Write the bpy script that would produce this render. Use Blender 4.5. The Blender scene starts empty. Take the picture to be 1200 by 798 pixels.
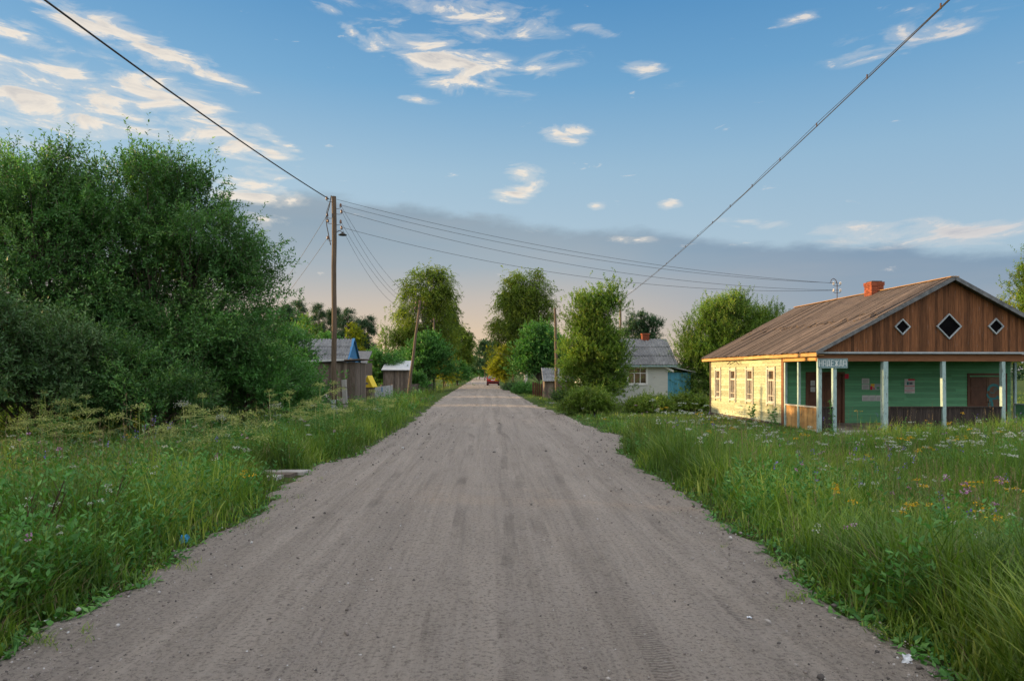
import bpy, math, random
import numpy as np
from mathutils import Vector, Matrix
R = math.radians
C = bpy.context.scene.collection
scene = bpy.context.scene
rnd_py = random.Random(5)

# ------------------------------------------------------------------ picture -> place
CAM_H, VPX, HZ, F = 1.65, 572.0, 437.0, 800.0
def XZ(px, py, Y):
    return (px - VPX) / F * Y, CAM_H - (py - HZ) / F * Y

# ------------------------------------------------------------------ materials
class NT:
    def __init__(s, tree): s.t = tree; s.n = tree.nodes; s.l = tree.links; s.n.clear()
    def add(s, typ, **kw):
        n = s.n.new(typ)
        for k, v in kw.items(): setattr(n, k, v)
        return n
    def put(s, sock, v):
        if hasattr(v, 'is_linked') or hasattr(v, 'links'): s.l.new(v, sock)
        elif isinstance(v, (tuple, list)) and sock.type == 'RGBA' and len(v) == 3: sock.default_value = (*v, 1)
        else: sock.default_value = v
    def math(s, op, a, b=None, c=None, clamp=False):
        n = s.add('ShaderNodeMath', operation=op); n.use_clamp = clamp
        s.put(n.inputs[0], a)
        if b is not None: s.put(n.inputs[1], b)
        if c is not None: s.put(n.inputs[2], c)
        return n.outputs[0]
    def vm(s, op, a, b=None, out=0):
        n = s.add('ShaderNodeVectorMath', operation=op)
        s.put(n.inputs[0], a)
        if b is not None: s.put(n.inputs[1], b)
        return n.outputs[out]
    def mix(s, f, a, b, mode='MIX'):
        n = s.add('ShaderNodeMix', data_type='RGBA', blend_type=mode)
        s.put(n.inputs[0], f); s.put(n.inputs[6], a); s.put(n.inputs[7], b)
        return n.outputs[2]
    def ramp(s, f, stops, interp='LINEAR'):
        n = s.add('ShaderNodeValToRGB'); cr = n.color_ramp; cr.interpolation = interp
        while len(cr.elements) < len(stops): cr.elements.new(0.5)
        for e, (p, c) in zip(cr.elements, stops):
            e.position = p; e.color = (*c, 1) if len(c) == 3 else c
        s.put(n.inputs[0], f); return n.outputs[0]
    def mr(s, v, a, b, c=0.0, d=1.0, smooth=False):
        n = s.add('ShaderNodeMapRange'); n.interpolation_type = 'SMOOTHSTEP' if smooth else 'LINEAR'
        s.put(n.inputs[0], v); s.put(n.inputs[1], a); s.put(n.inputs[2], b); s.put(n.inputs[3], c); s.put(n.inputs[4], d)
        return n.outputs[0]
    def noise(s, vec, scale=5.0, detail=3.0, rough=0.55, dist=0.0):
        n = s.add('ShaderNodeTexNoise'); s.put(n.inputs['Vector'], vec)
        n.inputs['Scale'].default_value = scale; n.inputs['Detail'].default_value = detail
        n.inputs['Roughness'].default_value = rough; n.inputs['Distortion'].default_value = dist
        return n.outputs[0]
    def obj(s, scale=(1, 1, 1)):
        t = s.add('ShaderNodeTexCoord').outputs['Object']
        if scale == (1, 1, 1): return t
        return s.vm('MULTIPLY', t, scale)
    def attr(s, name='rnd'):
        return s.add('ShaderNodeAttribute', attribute_name=name).outputs['Fac']

def new_mat(name):
    m = bpy.data.materials.new(name); m.use_nodes = True
    return m, NT(m.node_tree)

def surf(name, c1, c2, scale=(1, 1, 1), nscale=4, detail=4, rough=0.8, bump=0.3, rndamt=0.35, wear=None, wear_thr=0.6,
         wear_scale=(1, 1, 1), wn=3, metal=0.0, bdist=0.01, spec=0.3):
    m, t = new_mat(name)
    v = t.obj(scale); n = t.noise(v, nscale, detail, 0.6)
    col = t.mix(t.mr(n, 0.3, 0.7), c1, c2)
    if wear:
        w = t.noise(t.obj(wear_scale), wn, 5, 0.65)
        col = t.mix(t.mr(w, wear_thr, wear_thr + 0.06), col, wear)
    k = t.math('ADD', 1 - rndamt / 2, t.math('MULTIPLY', t.attr(), rndamt))
    col = t.mix(1.0, col, k, 'MULTIPLY')
    b = t.add('ShaderNodeBsdfPrincipled'); t.put(b.inputs['Base Color'], col)
    b.inputs['Roughness'].default_value = rough; b.inputs['Metallic'].default_value = metal
    b.inputs['Specular IOR Level'].default_value = spec
    if bump:
        bn = t.add('ShaderNodeBump'); bn.inputs['Strength'].default_value = bump; bn.inputs['Distance'].default_value = bdist
        t.put(bn.inputs['Height'], n); t.l.new(bn.outputs[0], b.inputs['Normal'])
    o = t.add('ShaderNodeOutputMaterial'); t.l.new(b.outputs[0], o.inputs[0])
    return m

def leafmat(name, ca, cb, cc=None, trans=0.35, nscale=0.6, patch=0.35, tl=(1.0, 1.15, 0.45), rough=0.5, spec=0.25):
    """foliage: every leaf has its own tint (attribute rnd) and neighbouring ones drift together"""
    m, t = new_mat(name)
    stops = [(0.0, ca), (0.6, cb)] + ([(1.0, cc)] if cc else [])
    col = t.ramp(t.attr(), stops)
    n = t.noise(t.obj(), nscale, 3, 0.6)
    col = t.mix(1.0, col, t.mr(n, 0.3, 0.7, 1 - patch, 1 + patch), 'MULTIPLY')
    p = t.add('ShaderNodeBsdfPrincipled'); t.put(p.inputs['Base Color'], col)
    p.inputs['Roughness'].default_value = rough; p.inputs['Specular IOR Level'].default_value = spec
    tr = t.add('ShaderNodeBsdfTranslucent'); t.put(tr.inputs[0], t.mix(1.0, col, tl, 'MULTIPLY'))
    ms = t.add('ShaderNodeMixShader'); ms.inputs[0].default_value = trans
    t.l.new(p.outputs[0], ms.inputs[1]); t.l.new(tr.outputs[0], ms.inputs[2])
    o = t.add('ShaderNodeOutputMaterial'); t.l.new(ms.outputs[0], o.inputs[0])
    return m

def glass_mat(name, col=(0.02, 0.022, 0.025), rough=0.08, c2=None):
    m, t = new_mat(name)
    n = t.noise(t.obj(), 3.0, 2)
    b = t.add('ShaderNodeBsdfPrincipled'); t.put(b.inputs['Base Color'], t.mix(t.mr(n, .35, .65), col, c2 or col))
    b.inputs['Roughness'].default_value = rough; b.inputs['Specular IOR Level'].default_value = 0.6
    o = t.add('ShaderNodeOutputMaterial'); t.l.new(b.outputs[0], o.inputs[0])
    return m

M = {}
M['siding_green'] = surf('old mint green board paint', (0.085, 0.27, 0.145), (0.125, 0.34, 0.185), (1, 1, 14), 2.5, 5, 0.75, 0.4, 0.35,
                         (0.10, 0.20, 0.14), 0.60, (2, 2, 30), 2.0)
M['siding_pale'] = surf('worn pale green board paint', (0.31, 0.37, 0.25), (0.46, 0.48, 0.32), (1, 1, 10), 2.0, 5, 0.8, 0.5, 0.55,
                        (0.20, 0.17, 0.12), 0.54, (2, 2.5, 30), 2.0)
M['siding_white'] = surf('whitewashed wall', (0.50, 0.54, 0.52), (0.60, 0.62, 0.58), (1, 1, 6), 2.0, 4, 0.8, 0.3, 0.2, (0.36, 0.34, 0.28), 0.62)
M['brown_board'] = surf('weathered brown gable boards', (0.070, 0.028, 0.012), (0.19, 0.080, 0.034), (14, 3, 0.8), 2.0, 5, 0.85, 0.5, 0.9,
                        (0.16, 0.13, 0.12), 0.62, (14, 3, 1.2), 2.0)
M['brown_beam'] = surf('brown painted beam', (0.13, 0.055, 0.025), (0.19, 0.085, 0.04), (1.2, 2, 10), 2.0, 4, 0.8, 0.3, 0.3)
M['raw_wood'] = surf('bare yellow brown wood', (0.36, 0.20, 0.075), (0.50, 0.30, 0.12), (3, 0.8, 3), 2.0, 4, 0.75, 0.3, 0.4, (0.24, 0.15, 0.08), 0.6, (6, 2, 1.4), 2.0)
M['roof_board'] = surf('old roof boards', (0.048, 0.038, 0.033), (0.120, 0.092, 0.076), (1.6, 9, 1.6), 2.0, 5, 0.9, 0.6, 0.8,
                       (0.026, 0.021, 0.019), 0.58, (1.2, 12, 1.2), 2.0)
M['grey_wood'] = surf('silvered old boards', (0.085, 0.068, 0.055), (0.20, 0.165, 0.14), (10, 10, 1.0), 2.0, 5, 0.9, 0.6, 0.9,
                      (0.12, 0.065, 0.035), 0.60, (8, 8, .8), 1.5)
M['dark_panel'] = surf('soot dark weathered boards', (0.012, 0.010, 0.011), (0.055, 0.042, 0.036), (12, 12, 0.9), 2.0, 5, 0.85, 0.5, 0.7,
                       (0.13, 0.075, 0.042), 0.66, (16, 16, 0.8), 1.6)
M['post_blue'] = surf('flaking grey blue paint', (0.24, 0.36, 0.37), (0.34, 0.47, 0.47), (3, 3, 1.5), 3.0, 5, 0.75, 0.4, 0.3,
                      (0.12, 0.13, 0.12), 0.58, (9, 9, 2), 3.0)
M['trim_pale'] = surf('pale trim paint', (0.26, 0.31, 0.35), (0.38, 0.42, 0.45), (2, 2, 2), 3.0, 4, 0.7, 0.3, 0.3, (0.18, 0.16, 0.15), 0.62, (3, 3, 3), 3.0)
M['barge'] = surf('dark grey edge board', (0.07, 0.08, 0.09), (0.16, 0.17, 0.18), (2, 2, 2), 3.0, 4, 0.7, 0.3, 0.3)
M['window_trim'] = surf('chalky window trim', (0.42, 0.40, 0.34), (0.55, 0.52, 0.44), (4, 4, 2), 3.0, 4, 0.75, 0.3, 0.3, (0.16, 0.17, 0.18), 0.58, (9, 9, 2), 3.0)
M['white_trim'] = surf('white window trim', (0.66, 0.68, 0.68), (0.76, 0.77, 0.76), (4, 4, 2), 3.0, 3, 0.6, 0.1, 0.1)
M['sky_blue'] = surf('bright blue paint', (0.03, 0.13, 0.28), (0.045, 0.18, 0.36), (4, 4, 1), 3.0, 3, 0.6, 0.2, 0.4)
M['porch_blue'] = surf('faded turquoise paint', (0.06, 0.28, 0.42), (0.12, 0.38, 0.50), (6, 6, 1), 3.0, 3, 0.6, 0.2, 0.4)
M['door_brown'] = surf('dark brown door paint', (0.075, 0.032, 0.018), (0.12, 0.052, 0.028), (2, 2, 1), 3.0, 4, 0.6, 0.2, 0.3)
M['door_tan'] = surf('scuffed tan door', (0.115, 0.070, 0.045), (0.17, 0.10, 0.065), (3, 2, 1), 3.0, 5, 0.7, 0.2, 0.2)
M['brick'] = surf('red chimney brick', (0.16, 0.045, 0.024), (0.30, 0.085, 0.04), (6, 6, 10), 2.0, 3, 0.9, 0.5, 0.6)
M['soot'] = surf('sooty metal', (0.02, 0.02, 0.02), (0.05, 0.045, 0.04), (3, 3, 3), 3.0, 3, 0.7, 0.2, 0.2)
M['slate'] = surf('corrugated grey roofing', (0.10, 0.11, 0.12), (0.20, 0.21, 0.22), (3, 3, 3), 1.2, 5, 0.85, 0.4, 0.35,
                  (0.10, 0.10, 0.085), 0.62, (1, 3, 3), 2.0)
M['tin'] = surf('pale tin roofing', (0.42, 0.45, 0.48), (0.56, 0.58, 0.60), (2, 2, 2), 2.0, 4, 0.45, 0.1, 0.2, None, metal=0.3)
M['fence_grey'] = surf('grey sheet fence', (0.25, 0.27, 0.29), (0.36, 0.38, 0.39), (4, 4, 1), 2.0, 4, 0.7, 0.2, 0.3, (0.16, 0.15, 0.14), .62)
M['concrete'] = surf('old concrete', (0.24, 0.235, 0.225), (0.36, 0.35, 0.33), (1, 1, 1), 5.0, 6, 0.9, 0.5, 0.15, (0.15, 0.15, 0.13), 0.62)
M['pole_wood'] = surf('weathered pole wood', (0.075, 0.056, 0.040), (0.16, 0.12, 0.085), (14, 14, 0.8), 2.0, 5, 0.85, 0.5, 0.4)
M['bark'] = surf('tree bark', (0.045, 0.035, 0.026), (0.11, 0.09, 0.07), (6, 6, 1.5), 3.0, 5, 0.9, 0.6, 0.4)
M['birch_bark'] = surf('birch bark', (0.46, 0.44, 0.40), (0.58, 0.56, 0.52), (2, 2, 6), 2.0, 4, 0.8, 0.3, 0.2, (0.05, 0.045, 0.04), 0.58, (2, 2, 8), 2.0)
M['wire'] = surf('dark wire', (0.025, 0.025, 0.028), (0.04, 0.04, 0.042), rough=0.6, bump=0, rndamt=0)
M['ceramic'] = surf('brown glazed ceramic', (0.10, 0.05, 0.035), (0.16, 0.08, 0.05), rough=0.3, bump=0, rndamt=0.1, spec=.5)
M['ceramic_white'] = surf('white glazed ceramic', (0.5, 0.46, 0.42), (0.6, 0.56, 0.5), rough=0.3, bump=0, rndamt=0.1, spec=.5)
M['steel'] = surf('rusty steel', (0.05, 0.04, 0.038), (0.10, 0.06, 0.045), rough=0.7, bump=0.1, rndamt=0.1, metal=.3)
M['paper'] = surf('old notice paper', (0.42, 0.44, 0.45), (0.52, 0.53, 0.53), rough=0.8, bump=0, rndamt=0.15)
M['ink'] = surf('grey print', (0.10, 0.11, 0.13), (0.16, 0.17, 0.19), rough=0.8, bump=0, rndamt=0)
M['print_red'] = surf('red print', (0.50, 0.02, 0.05), (0.56, 0.03, 0.07), rough=0.7, bump=0, rndamt=0)
M['print_yellow'] = surf('yellow print', (0.60, 0.36, 0.02), (0.66, 0.42, 0.03), rough=0.7, bump=0, rndamt=0)
M['teal'] = surf('teal spray paint', (0.02, 0.13, 0.145), (0.04, 0.19, 0.20), rough=0.7, bump=0, rndamt=0)
M['letter'] = surf('white sign lettering', (0.62, 0.68, 0.70), (0.70, 0.75, 0.76), rough=0.6, bump=0, rndamt=0.1)
M['sign_blue'] = surf('grey blue sign board', (0.13, 0.22, 0.25), (0.18, 0.28, 0.31), (1, 1, 1), 9, 4, 0.6, 0.1, 0.1)
M['yellow_paint'] = surf('bright yellow paint', (0.62, 0.46, 0.03), (0.70, 0.54, 0.05), rough=0.6, bump=0.1, rndamt=0.2)
M['car_red'] = surf('red car paint', (0.36, 0.008, 0.016), (0.42, 0.012, 0.02), rough=0.25, bump=0, rndamt=0, spec=.6)
M['car_lamp'] = surf('red lamp lens', (0.30, 0.01, 0.01), (0.36, 0.02, 0.01), rough=0.15, bump=0, rndamt=0, spec=.6)
M['rubber'] = surf('tyre rubber', (0.02, 0.02, 0.02), (0.03, 0.03, 0.03), rough=0.85, bump=0, rndamt=0)
M['chrome'] = surf('dull alloy', (0.45, 0.45, 0.46), (0.5, 0.5, 0.5), rough=0.3, bump=0, rndamt=0, metal=.8)
M['plate'] = surf('white number plate', (0.7, 0.7, 0.68), (0.74, 0.74, 0.72), rough=0.5, bump=0, rndamt=0)
M['litter_blue'] = surf('blue wrapper', (0.05, 0.30, 0.55), (0.08, 0.38, 0.62), rough=0.4, bump=0.2, rndamt=0.2)
M['litter_white'] = surf('white paper scrap', (0.62, 0.68, 0.76), (0.72, 0.76, 0.82), rough=0.6, bump=0.2, rndamt=0.2)
M['pane'] = glass_mat('dark window glass', (0.03, 0.026, 0.02), 0.12, (0.14, 0.10, 0.07))
M['pane_dark'] = surf('black attic opening', (0.003, 0.003, 0.004), (0.006, 0.006, 0.007), rough=1.0, bump=0, rndamt=0, spec=0.02)
M['car_glass'] = glass_mat('car glass', (0.10, 0.13, 0.16), 0.06)
M['log'] = surf('split birch firewood', (0.22, 0.19, 0.17), (0.42, 0.38, 0.36), (4, 4, 4), 3.0, 4, 0.85, 0.3, 0.9, (0.05, 0.04, .035), .6)

# foliage
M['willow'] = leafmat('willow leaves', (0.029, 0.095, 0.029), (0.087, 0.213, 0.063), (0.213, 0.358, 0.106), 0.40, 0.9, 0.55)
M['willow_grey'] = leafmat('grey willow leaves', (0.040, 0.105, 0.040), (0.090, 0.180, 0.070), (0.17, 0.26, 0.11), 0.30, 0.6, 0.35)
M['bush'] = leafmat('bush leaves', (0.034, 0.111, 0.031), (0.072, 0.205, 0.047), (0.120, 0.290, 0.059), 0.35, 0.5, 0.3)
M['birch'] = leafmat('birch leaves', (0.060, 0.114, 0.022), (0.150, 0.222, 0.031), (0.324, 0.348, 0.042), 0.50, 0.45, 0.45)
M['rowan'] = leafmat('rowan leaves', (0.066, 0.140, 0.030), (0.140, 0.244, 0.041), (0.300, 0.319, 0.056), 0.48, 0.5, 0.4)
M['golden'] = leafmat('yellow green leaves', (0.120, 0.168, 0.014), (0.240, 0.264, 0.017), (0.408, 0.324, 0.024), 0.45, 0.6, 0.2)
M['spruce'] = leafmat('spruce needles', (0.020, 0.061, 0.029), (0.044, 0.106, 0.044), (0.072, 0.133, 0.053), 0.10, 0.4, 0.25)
M['grass'] = leafmat('meadow grass', (0.057, 0.121, 0.018), (0.144, 0.247, 0.032), (0.345, 0.402, 0.086), 0.40, 0.45, 0.38, (1.05, 1.1, 0.5), 0.45, 0.35)
M['straw'] = leafmat('dry grass stalks', (0.16, 0.13, 0.06), (0.26, 0.21, 0.11), (0.33, 0.26, 0.17), 0.25, 0.8, 0.2, (1, 1, .8))
M['weed'] = leafmat('broad weed leaves', (0.042, 0.138, 0.036), (0.089, 0.244, 0.055), (0.162, 0.324, 0.097), 0.35, 0.7, 0.3)
M['dark_stem'] = leafmat('dead brown stalks', (0.035, 0.018, 0.012), (0.07, 0.035, 0.022), (0.11, 0.06, 0.035), 0.1)
M['umbel_pale'] = leafmat('fading umbels', (0.211, 0.277, 0.079), (0.356, 0.409, 0.132), (0.502, 0.488, 0.224), 0.3, 0.8, 0.2)
M['fl_white'] = leafmat('white petals', (0.28, 0.33, 0.24), (0.42, 0.46, 0.38), (0.55, 0.58, 0.52), 0.3, 1, 0.05, (1, 1, 1))
M['fl_yellow'] = leafmat('yellow petals', (0.42, 0.25, 0.01), (0.60, 0.38, 0.012), (0.72, 0.50, 0.02), 0.3, 1, 0.1, (1, 1, .5))
M['fl_violet'] = leafmat('violet petals', (0.11, 0.06, 0.36), (0.18, 0.11, 0.48), (0.28, 0.20, 0.58), 0.3, 1, 0.1, (1, 1, 1))
M['fl_pink'] = leafmat('pink petals', (0.26, 0.09, 0.24), (0.38, 0.18, 0.34), (0.56, 0.40, 0.50), 0.3, 1, 0.1, (1, 1, 1))

# ------------------------------------------------------------------ mesh helpers
def link(o, parent=None, label=None, cat=None, group=None, kind=None):
    C.objects.link(o)
    if parent is not None: o.parent = parent
    if label: o['label'] = label
    if cat: o['category'] = cat
    if group: o['group'] = group
    if kind: o['kind'] = kind
    return o

def empty(name, loc, rz=0.0, label=None, cat=None, group=None):
    o = bpy.data.objects.new(name, None); o.empty_display_size = 0.3
    link(o, None, label, cat, group); o.location = loc; o.rotation_euler = (0, 0, rz)
    return o

class MB:
    """collects shapes and links them as ONE mesh object"""
    def __init__(s): s.v = []; s.f = []; s.r = []
    def add(s, vs, fs, r=None):
        b = len(s.v); s.v += [tuple(v) for v in vs]
        r = rnd_py.random() if r is None else r
        for f in fs: s.f.append(tuple(b + i for i in f)); s.r.append(r)
    def box(s, x0, x1, y0, y1, z0, z1, r=None, mat=None):
        vs = [Vector((x, y, z)) for z in (z0, z1) for x, y in ((x0, y0), (x1, y0), (x1, y1), (x0, y1))]
        if mat is not None: vs = [mat @ v for v in vs]
        s.add(vs, [(0, 3, 2, 1), (4, 5, 6, 7), (0, 1, 5, 4), (1, 2, 6, 5), (2, 3, 7, 6), (3, 0, 4, 7)], r)
    def beam(s, a, b, w, h, up=(0, 0, 1), r=None):
        """a bar of width w and height h from a to b"""
        a, b = Vector(a), Vector(b); d = (b - a); L = d.length; d.normalize()
        u = Vector(up); sd = d.cross(u)
        if sd.length < 1e-4: sd = d.cross(Vector((1, 0, 0)))
        sd.normalize(); u = sd.cross(d)
        m = Matrix((d, sd, u)).transposed().to_4x4(); m.translation = a
        s.box(0, L, -w / 2, w / 2, -h / 2, h / 2, r, m)
    def tube(s, pts, rad, n=6, r=None, cap=True):
        pts = [Vector(p) for p in pts]
        if not hasattr(rad, '__len__'): rad = [rad] * len(pts)
        vs = []; fs = []
        for i, p in enumerate(pts):
            d = (pts[min(i + 1, len(pts) - 1)] - pts[max(i - 1, 0)])
            if d.length < 1e-9: d = Vector((0, 0, 1))
            d.normalize()
            a = d.cross(Vector((0.3, 0.1, 1.0)) if abs(d.z) < 0.9 else Vector((1, 0.2, 0))); a.normalize(); b = d.cross(a)
            for k in range(n):
                t = 2 * math.pi * k / n
                vs.append(p + (a * math.cos(t) + b * math.sin(t)) * rad[i])
        for i in range(len(pts) - 1):
            for k in range(n):
                k2 = (k + 1) % n
                fs.append((i * n + k, i * n + k2, (i + 1) * n + k2, (i + 1) * n + k))
        if cap:
            fs.append(tuple(range(n - 1, -1, -1))); fs.append(tuple((len(pts) - 1) * n + k for k in range(n)))
        s.add(vs, fs, r)
    def prism(s, poly, t, axis='y', off=0.0, r=None):
        """poly: 2-D outline; extruded by t"""
        n = len(poly)
        def P(a, b, d):
            return (a, d, b) if axis == 'y' else ((d, a, b) if axis == 'x' else (a, b, d))
        vs = [P(a, b, off) for a, b in poly] + [P(a, b, off + t) for a, b in poly]
        fs = [tuple(range(n)), tuple(range(2 * n - 1, n - 1, -1))] + [(i, i + n, (i + 1) % n + n, (i + 1) % n) for i in range(n)]
        s.add(vs, fs, r)
    def build(s, name, m, parent=None, bevel=0.0, smooth=False, **kw):
        me = bpy.data.meshes.new(name); me.from_pydata(s.v, [], s.f); me.update()
        a = me.attributes.new('rnd', 'FLOAT', 'FACE'); a.data.foreach_set('value', np.array(s.r, dtype=np.float32))
        me.materials.append(m)
        if smooth: me.polygons.foreach_set('use_smooth', np.ones(len(s.f), dtype=bool))
        import bmesh
        bm = bmesh.new(); bm.from_mesh(me); bmesh.ops.recalc_face_normals(bm, faces=bm.faces); bm.to_mesh(me); bm.free()
        o = bpy.data.objects.new(name, me); link(o, parent, **kw)
        if bevel:
            md = o.modifiers.new('bevel', 'BEVEL'); md.width = bevel; md.segments = 1; md.limit_method = 'ANGLE'
        return o

def np_obj(name, verts, faces, m, parent=None, rnd=None, smooth=False, **kw):
    """verts (N,3), faces (M,k) all of the same size k"""
    verts = np.ascontiguousarray(verts, dtype=np.float32); faces = np.ascontiguousarray(faces, dtype=np.int32)
    k = faces.shape[1]; me = bpy.data.meshes.new(name)
    me.vertices.add(len(verts)); me.vertices.foreach_set('co', verts.ravel())
    me.loops.add(faces.size); me.loops.foreach_set('vertex_index', faces.ravel())
    me.polygons.add(len(faces)); me.polygons.foreach_set('loop_start', np.arange(0, faces.size, k, dtype=np.int32))
    if smooth: me.polygons.foreach_set('use_smooth', np.ones(len(faces), dtype=bool))
    me.update(calc_edges=True)
    if rnd is not None:
        a = me.attributes.new('rnd', 'FLOAT', 'FACE'); a.data.foreach_set('value', np.ascontiguousarray(rnd, dtype=np.float32))
    me.materials.append(m)
    o = bpy.data.objects.new(name, me)
    return link(o, parent, **kw)

def norm(a): return a / np.maximum(np.linalg.norm(a, axis=-1, keepdims=True), 1e-9)

def snoise(x, y, s=1.0, seed=0.0):
    """cheap smooth 2-D noise about -1..1"""
    x = np.asarray(x) / s + seed * 1.7; y = np.asarray(y) / s - seed * 2.3
    return (np.sin(x * 1.3 + 1.7 * np.sin(y * 0.9 + seed)) + np.sin(y * 1.7 + 1.3 * np.sin(x * 1.1 - seed)) + np.sin((x + y) * 2.9 + 2 * np.sin(x * 0.7)) * 0.5) / 2.5

# ------------------------------------------------------------------ road edges and ground height
def unproj(pts):
    a = np.array(pts, float); Y = CAM_H * F / (a[:, 1] - HZ); X = (a[:, 0] - VPX) / F * Y
    return Y, X
LY, LX = unproj([(-60, 798), (0, 771), (63, 731), (148, 684), (212, 648), (271, 619), (332, 574), (347, 556), (369, 547), (424, 530), (450, 513), (479, 496), (502, 479), (520, 465), (540, 453), (551, 446), (556, 443)])
RY, RX = unproj([(1110, 810), (1090, 798), (980, 710), (880, 640), (800, 580), (745, 547), (722, 529), (722, 519), (728, 512), (702, 504), (680, 496), (660, 486), (625, 474), (610, 465), (592, 456), (582, 450), (570, 443)])
def xl(y): return np.interp(y, LY, LX) + 0.15 * snoise(y, 0, 0.55, 1) + 0.07 * snoise(y, 0, 0.13, 4)
def xr(y): return np.interp(y, RY, RX) + 0.15 * snoise(y, 3, 0.5, 2) + 0.07 * snoise(y, 0, 0.15, 6)
def dout(x, y):
    """metres outside the road (negative on it)"""
    return np.maximum(xl(y) - x, x - xr(y))
def sstep(a, b, v):
    t = np.clip((v - a) / (b - a), 0, 1); return t * t * (3 - 2 * t)
def gz(x, y):
    x = np.asarray(x, float); y = np.asarray(y, float); d = dout(x, y)
    z = -0.035 - 0.37 * sstep(0.3, 3.6, d)
    z = z + 0.035 * snoise(x, y, 1.6, 3) * sstep(0.2, 1.5, d) + 0.05 * snoise(x, y, 7, 5) * sstep(2, 6, d)
    return np.where(d < 0, -0.035 - 0.04 * sstep(0, 0.3, -d), z)
# ------------------------------------------------------------------ ground and road
def axis_pts(parts):
    out = [np.arange(a, b, s) for a, b, s in parts]; return np.unique(np.concatenate(out + [[parts[-1][1]]]))
def grid_faces(nx, ny):
    i, j = np.meshgrid(np.arange(nx - 1), np.arange(ny - 1)); a = (j * nx + i).ravel()
    return np.stack([a, a + 1, a + nx + 1, a + nx], 1)

m, t = new_mat('soil and short grass')
v = t.obj(); n1 = t.noise(v, 0.35, 4); n2 = t.noise(v, 9.0, 5, 0.7); n3 = t.noise(v, 40, 3, .7)
col = t.mix(t.mr(n1, .35, .65), (0.040, 0.085, 0.016), (0.065, 0.125, 0.022))
col = t.mix(t.mr(n2, .45, .62), col, (0.055, 0.045, 0.026))
b = t.add('ShaderNodeBsdfPrincipled'); t.put(b.inputs['Base Color'], col); b.inputs['Roughness'].default_value = .95; b.inputs['Specular IOR Level'].default_value = .1
bn = t.add('ShaderNodeBump'); bn.inputs['Strength'].default_value = .8; bn.inputs['Distance'].default_value = .05; t.put(bn.inputs['Height'], t.math('ADD', n2, n3)); t.l.new(bn.outputs[0], b.inputs['Normal'])
o = t.add('ShaderNodeOutputMaterial'); t.l.new(b.outputs[0], o.inputs[0]); M['soil'] = m

gx = axis_pts([(-1200, -100, 100), (-100, -20, 5), (-20, -7, .6), (-7, 7, .12), (7, 30, .8), (30, 100, 5), (100, 1200, 100)])
gy = axis_pts([(-600, -20, 40), (-20, 2, 1), (2, 26, .2), (26, 60, .7), (60, 230, 4), (230, 1600, 100)])
X, Y = np.meshgrid(gx, gy)
np_obj('ground', np.stack([X, Y, gz(X, Y)], -1).reshape(-1, 3), grid_faces(len(gx), len(gy)), M['soil'], smooth=True, kind='structure')

# road: grid from edge to edge, with shallow ruts and a ragged skirt
m, t = new_mat('packed sandy gravel')
v = t.obj()
track = t.noise(t.vm('MULTIPLY', v, (2.2, 0.10, 1)), 1.3, 6, 0.62, 0.8)
fine_track = t.noise(t.vm('MULTIPLY', v, (9, 0.22, 1)), 2.0, 5, 0.65, 0.3)
patch = t.noise(t.vm('MULTIPLY', v, (1, .8, 1)), 2.1, 7, .72, .6)
grit = t.noise(v, 34, 6, .80); sand = t.noise(v, 150, 3, .75)
washing = t.noise(t.vm('MULTIPLY', v, (.8, 3.2, 1)), 2.2, 5, .65, .5)
col = t.mix(t.mr(track, .34, .64), (0.250, 0.222, 0.195), (0.325, 0.290, 0.255))
col = t.mix(t.mr(fine_track, .46, .70, 0, .42), col, (0.140, 0.124, 0.112))
rut = None
for k, (xc, a_, f_, w_) in enumerate([(-1.55, .16, .21, .16), (-.15, .12, .17, .18), (.55, .22, .13, .13), (1.45, .14, .19, .17), (2.0, .3, .11, .09), (-2.1, .2, .16, .10)]):
    sx_ = t.add('ShaderNodeSeparateXYZ'); t.put(sx_.inputs[0], v)
    c_ = t.math('ADD', t.math('MULTIPLY', t.math('SINE', t.math('MULTIPLY', t.math('ADD', sx_.outputs[1], k * 7.3), f_)), a_), xc)
    c_ = t.math('SUBTRACT', c_, t.math('MULTIPLY', sx_.outputs[1], .009))
    q_ = t.mr(t.math('ABSOLUTE', t.math('SUBTRACT', sx_.outputs[0], c_)), w_ * .5, w_ * 1.3, 1, 0, True)
    q_ = t.math('MULTIPLY', q_, t.mr(t.noise(t.vm('MULTIPLY', v, (1.3, .25, 1)), 1.0 + .3 * k, 3), .38, .6))
    rut = q_ if rut is None else t.math('MAXIMUM', rut, q_)
col = t.mix(t.math('MULTIPLY', rut, .55), col, (0.375, 0.335, 0.295))
col = t.mix(t.mr(patch, .44, .66, 0, .5), col, (0.310, 0.280, 0.255))
col = t.mix(t.mr(grit, .50, .62, 0, .75), col, (0.090, 0.080, 0.072))
col = t.mix(t.mr(sand, .56, .68, 0, .55), col, (0.43, 0.40, 0.375))
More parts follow.
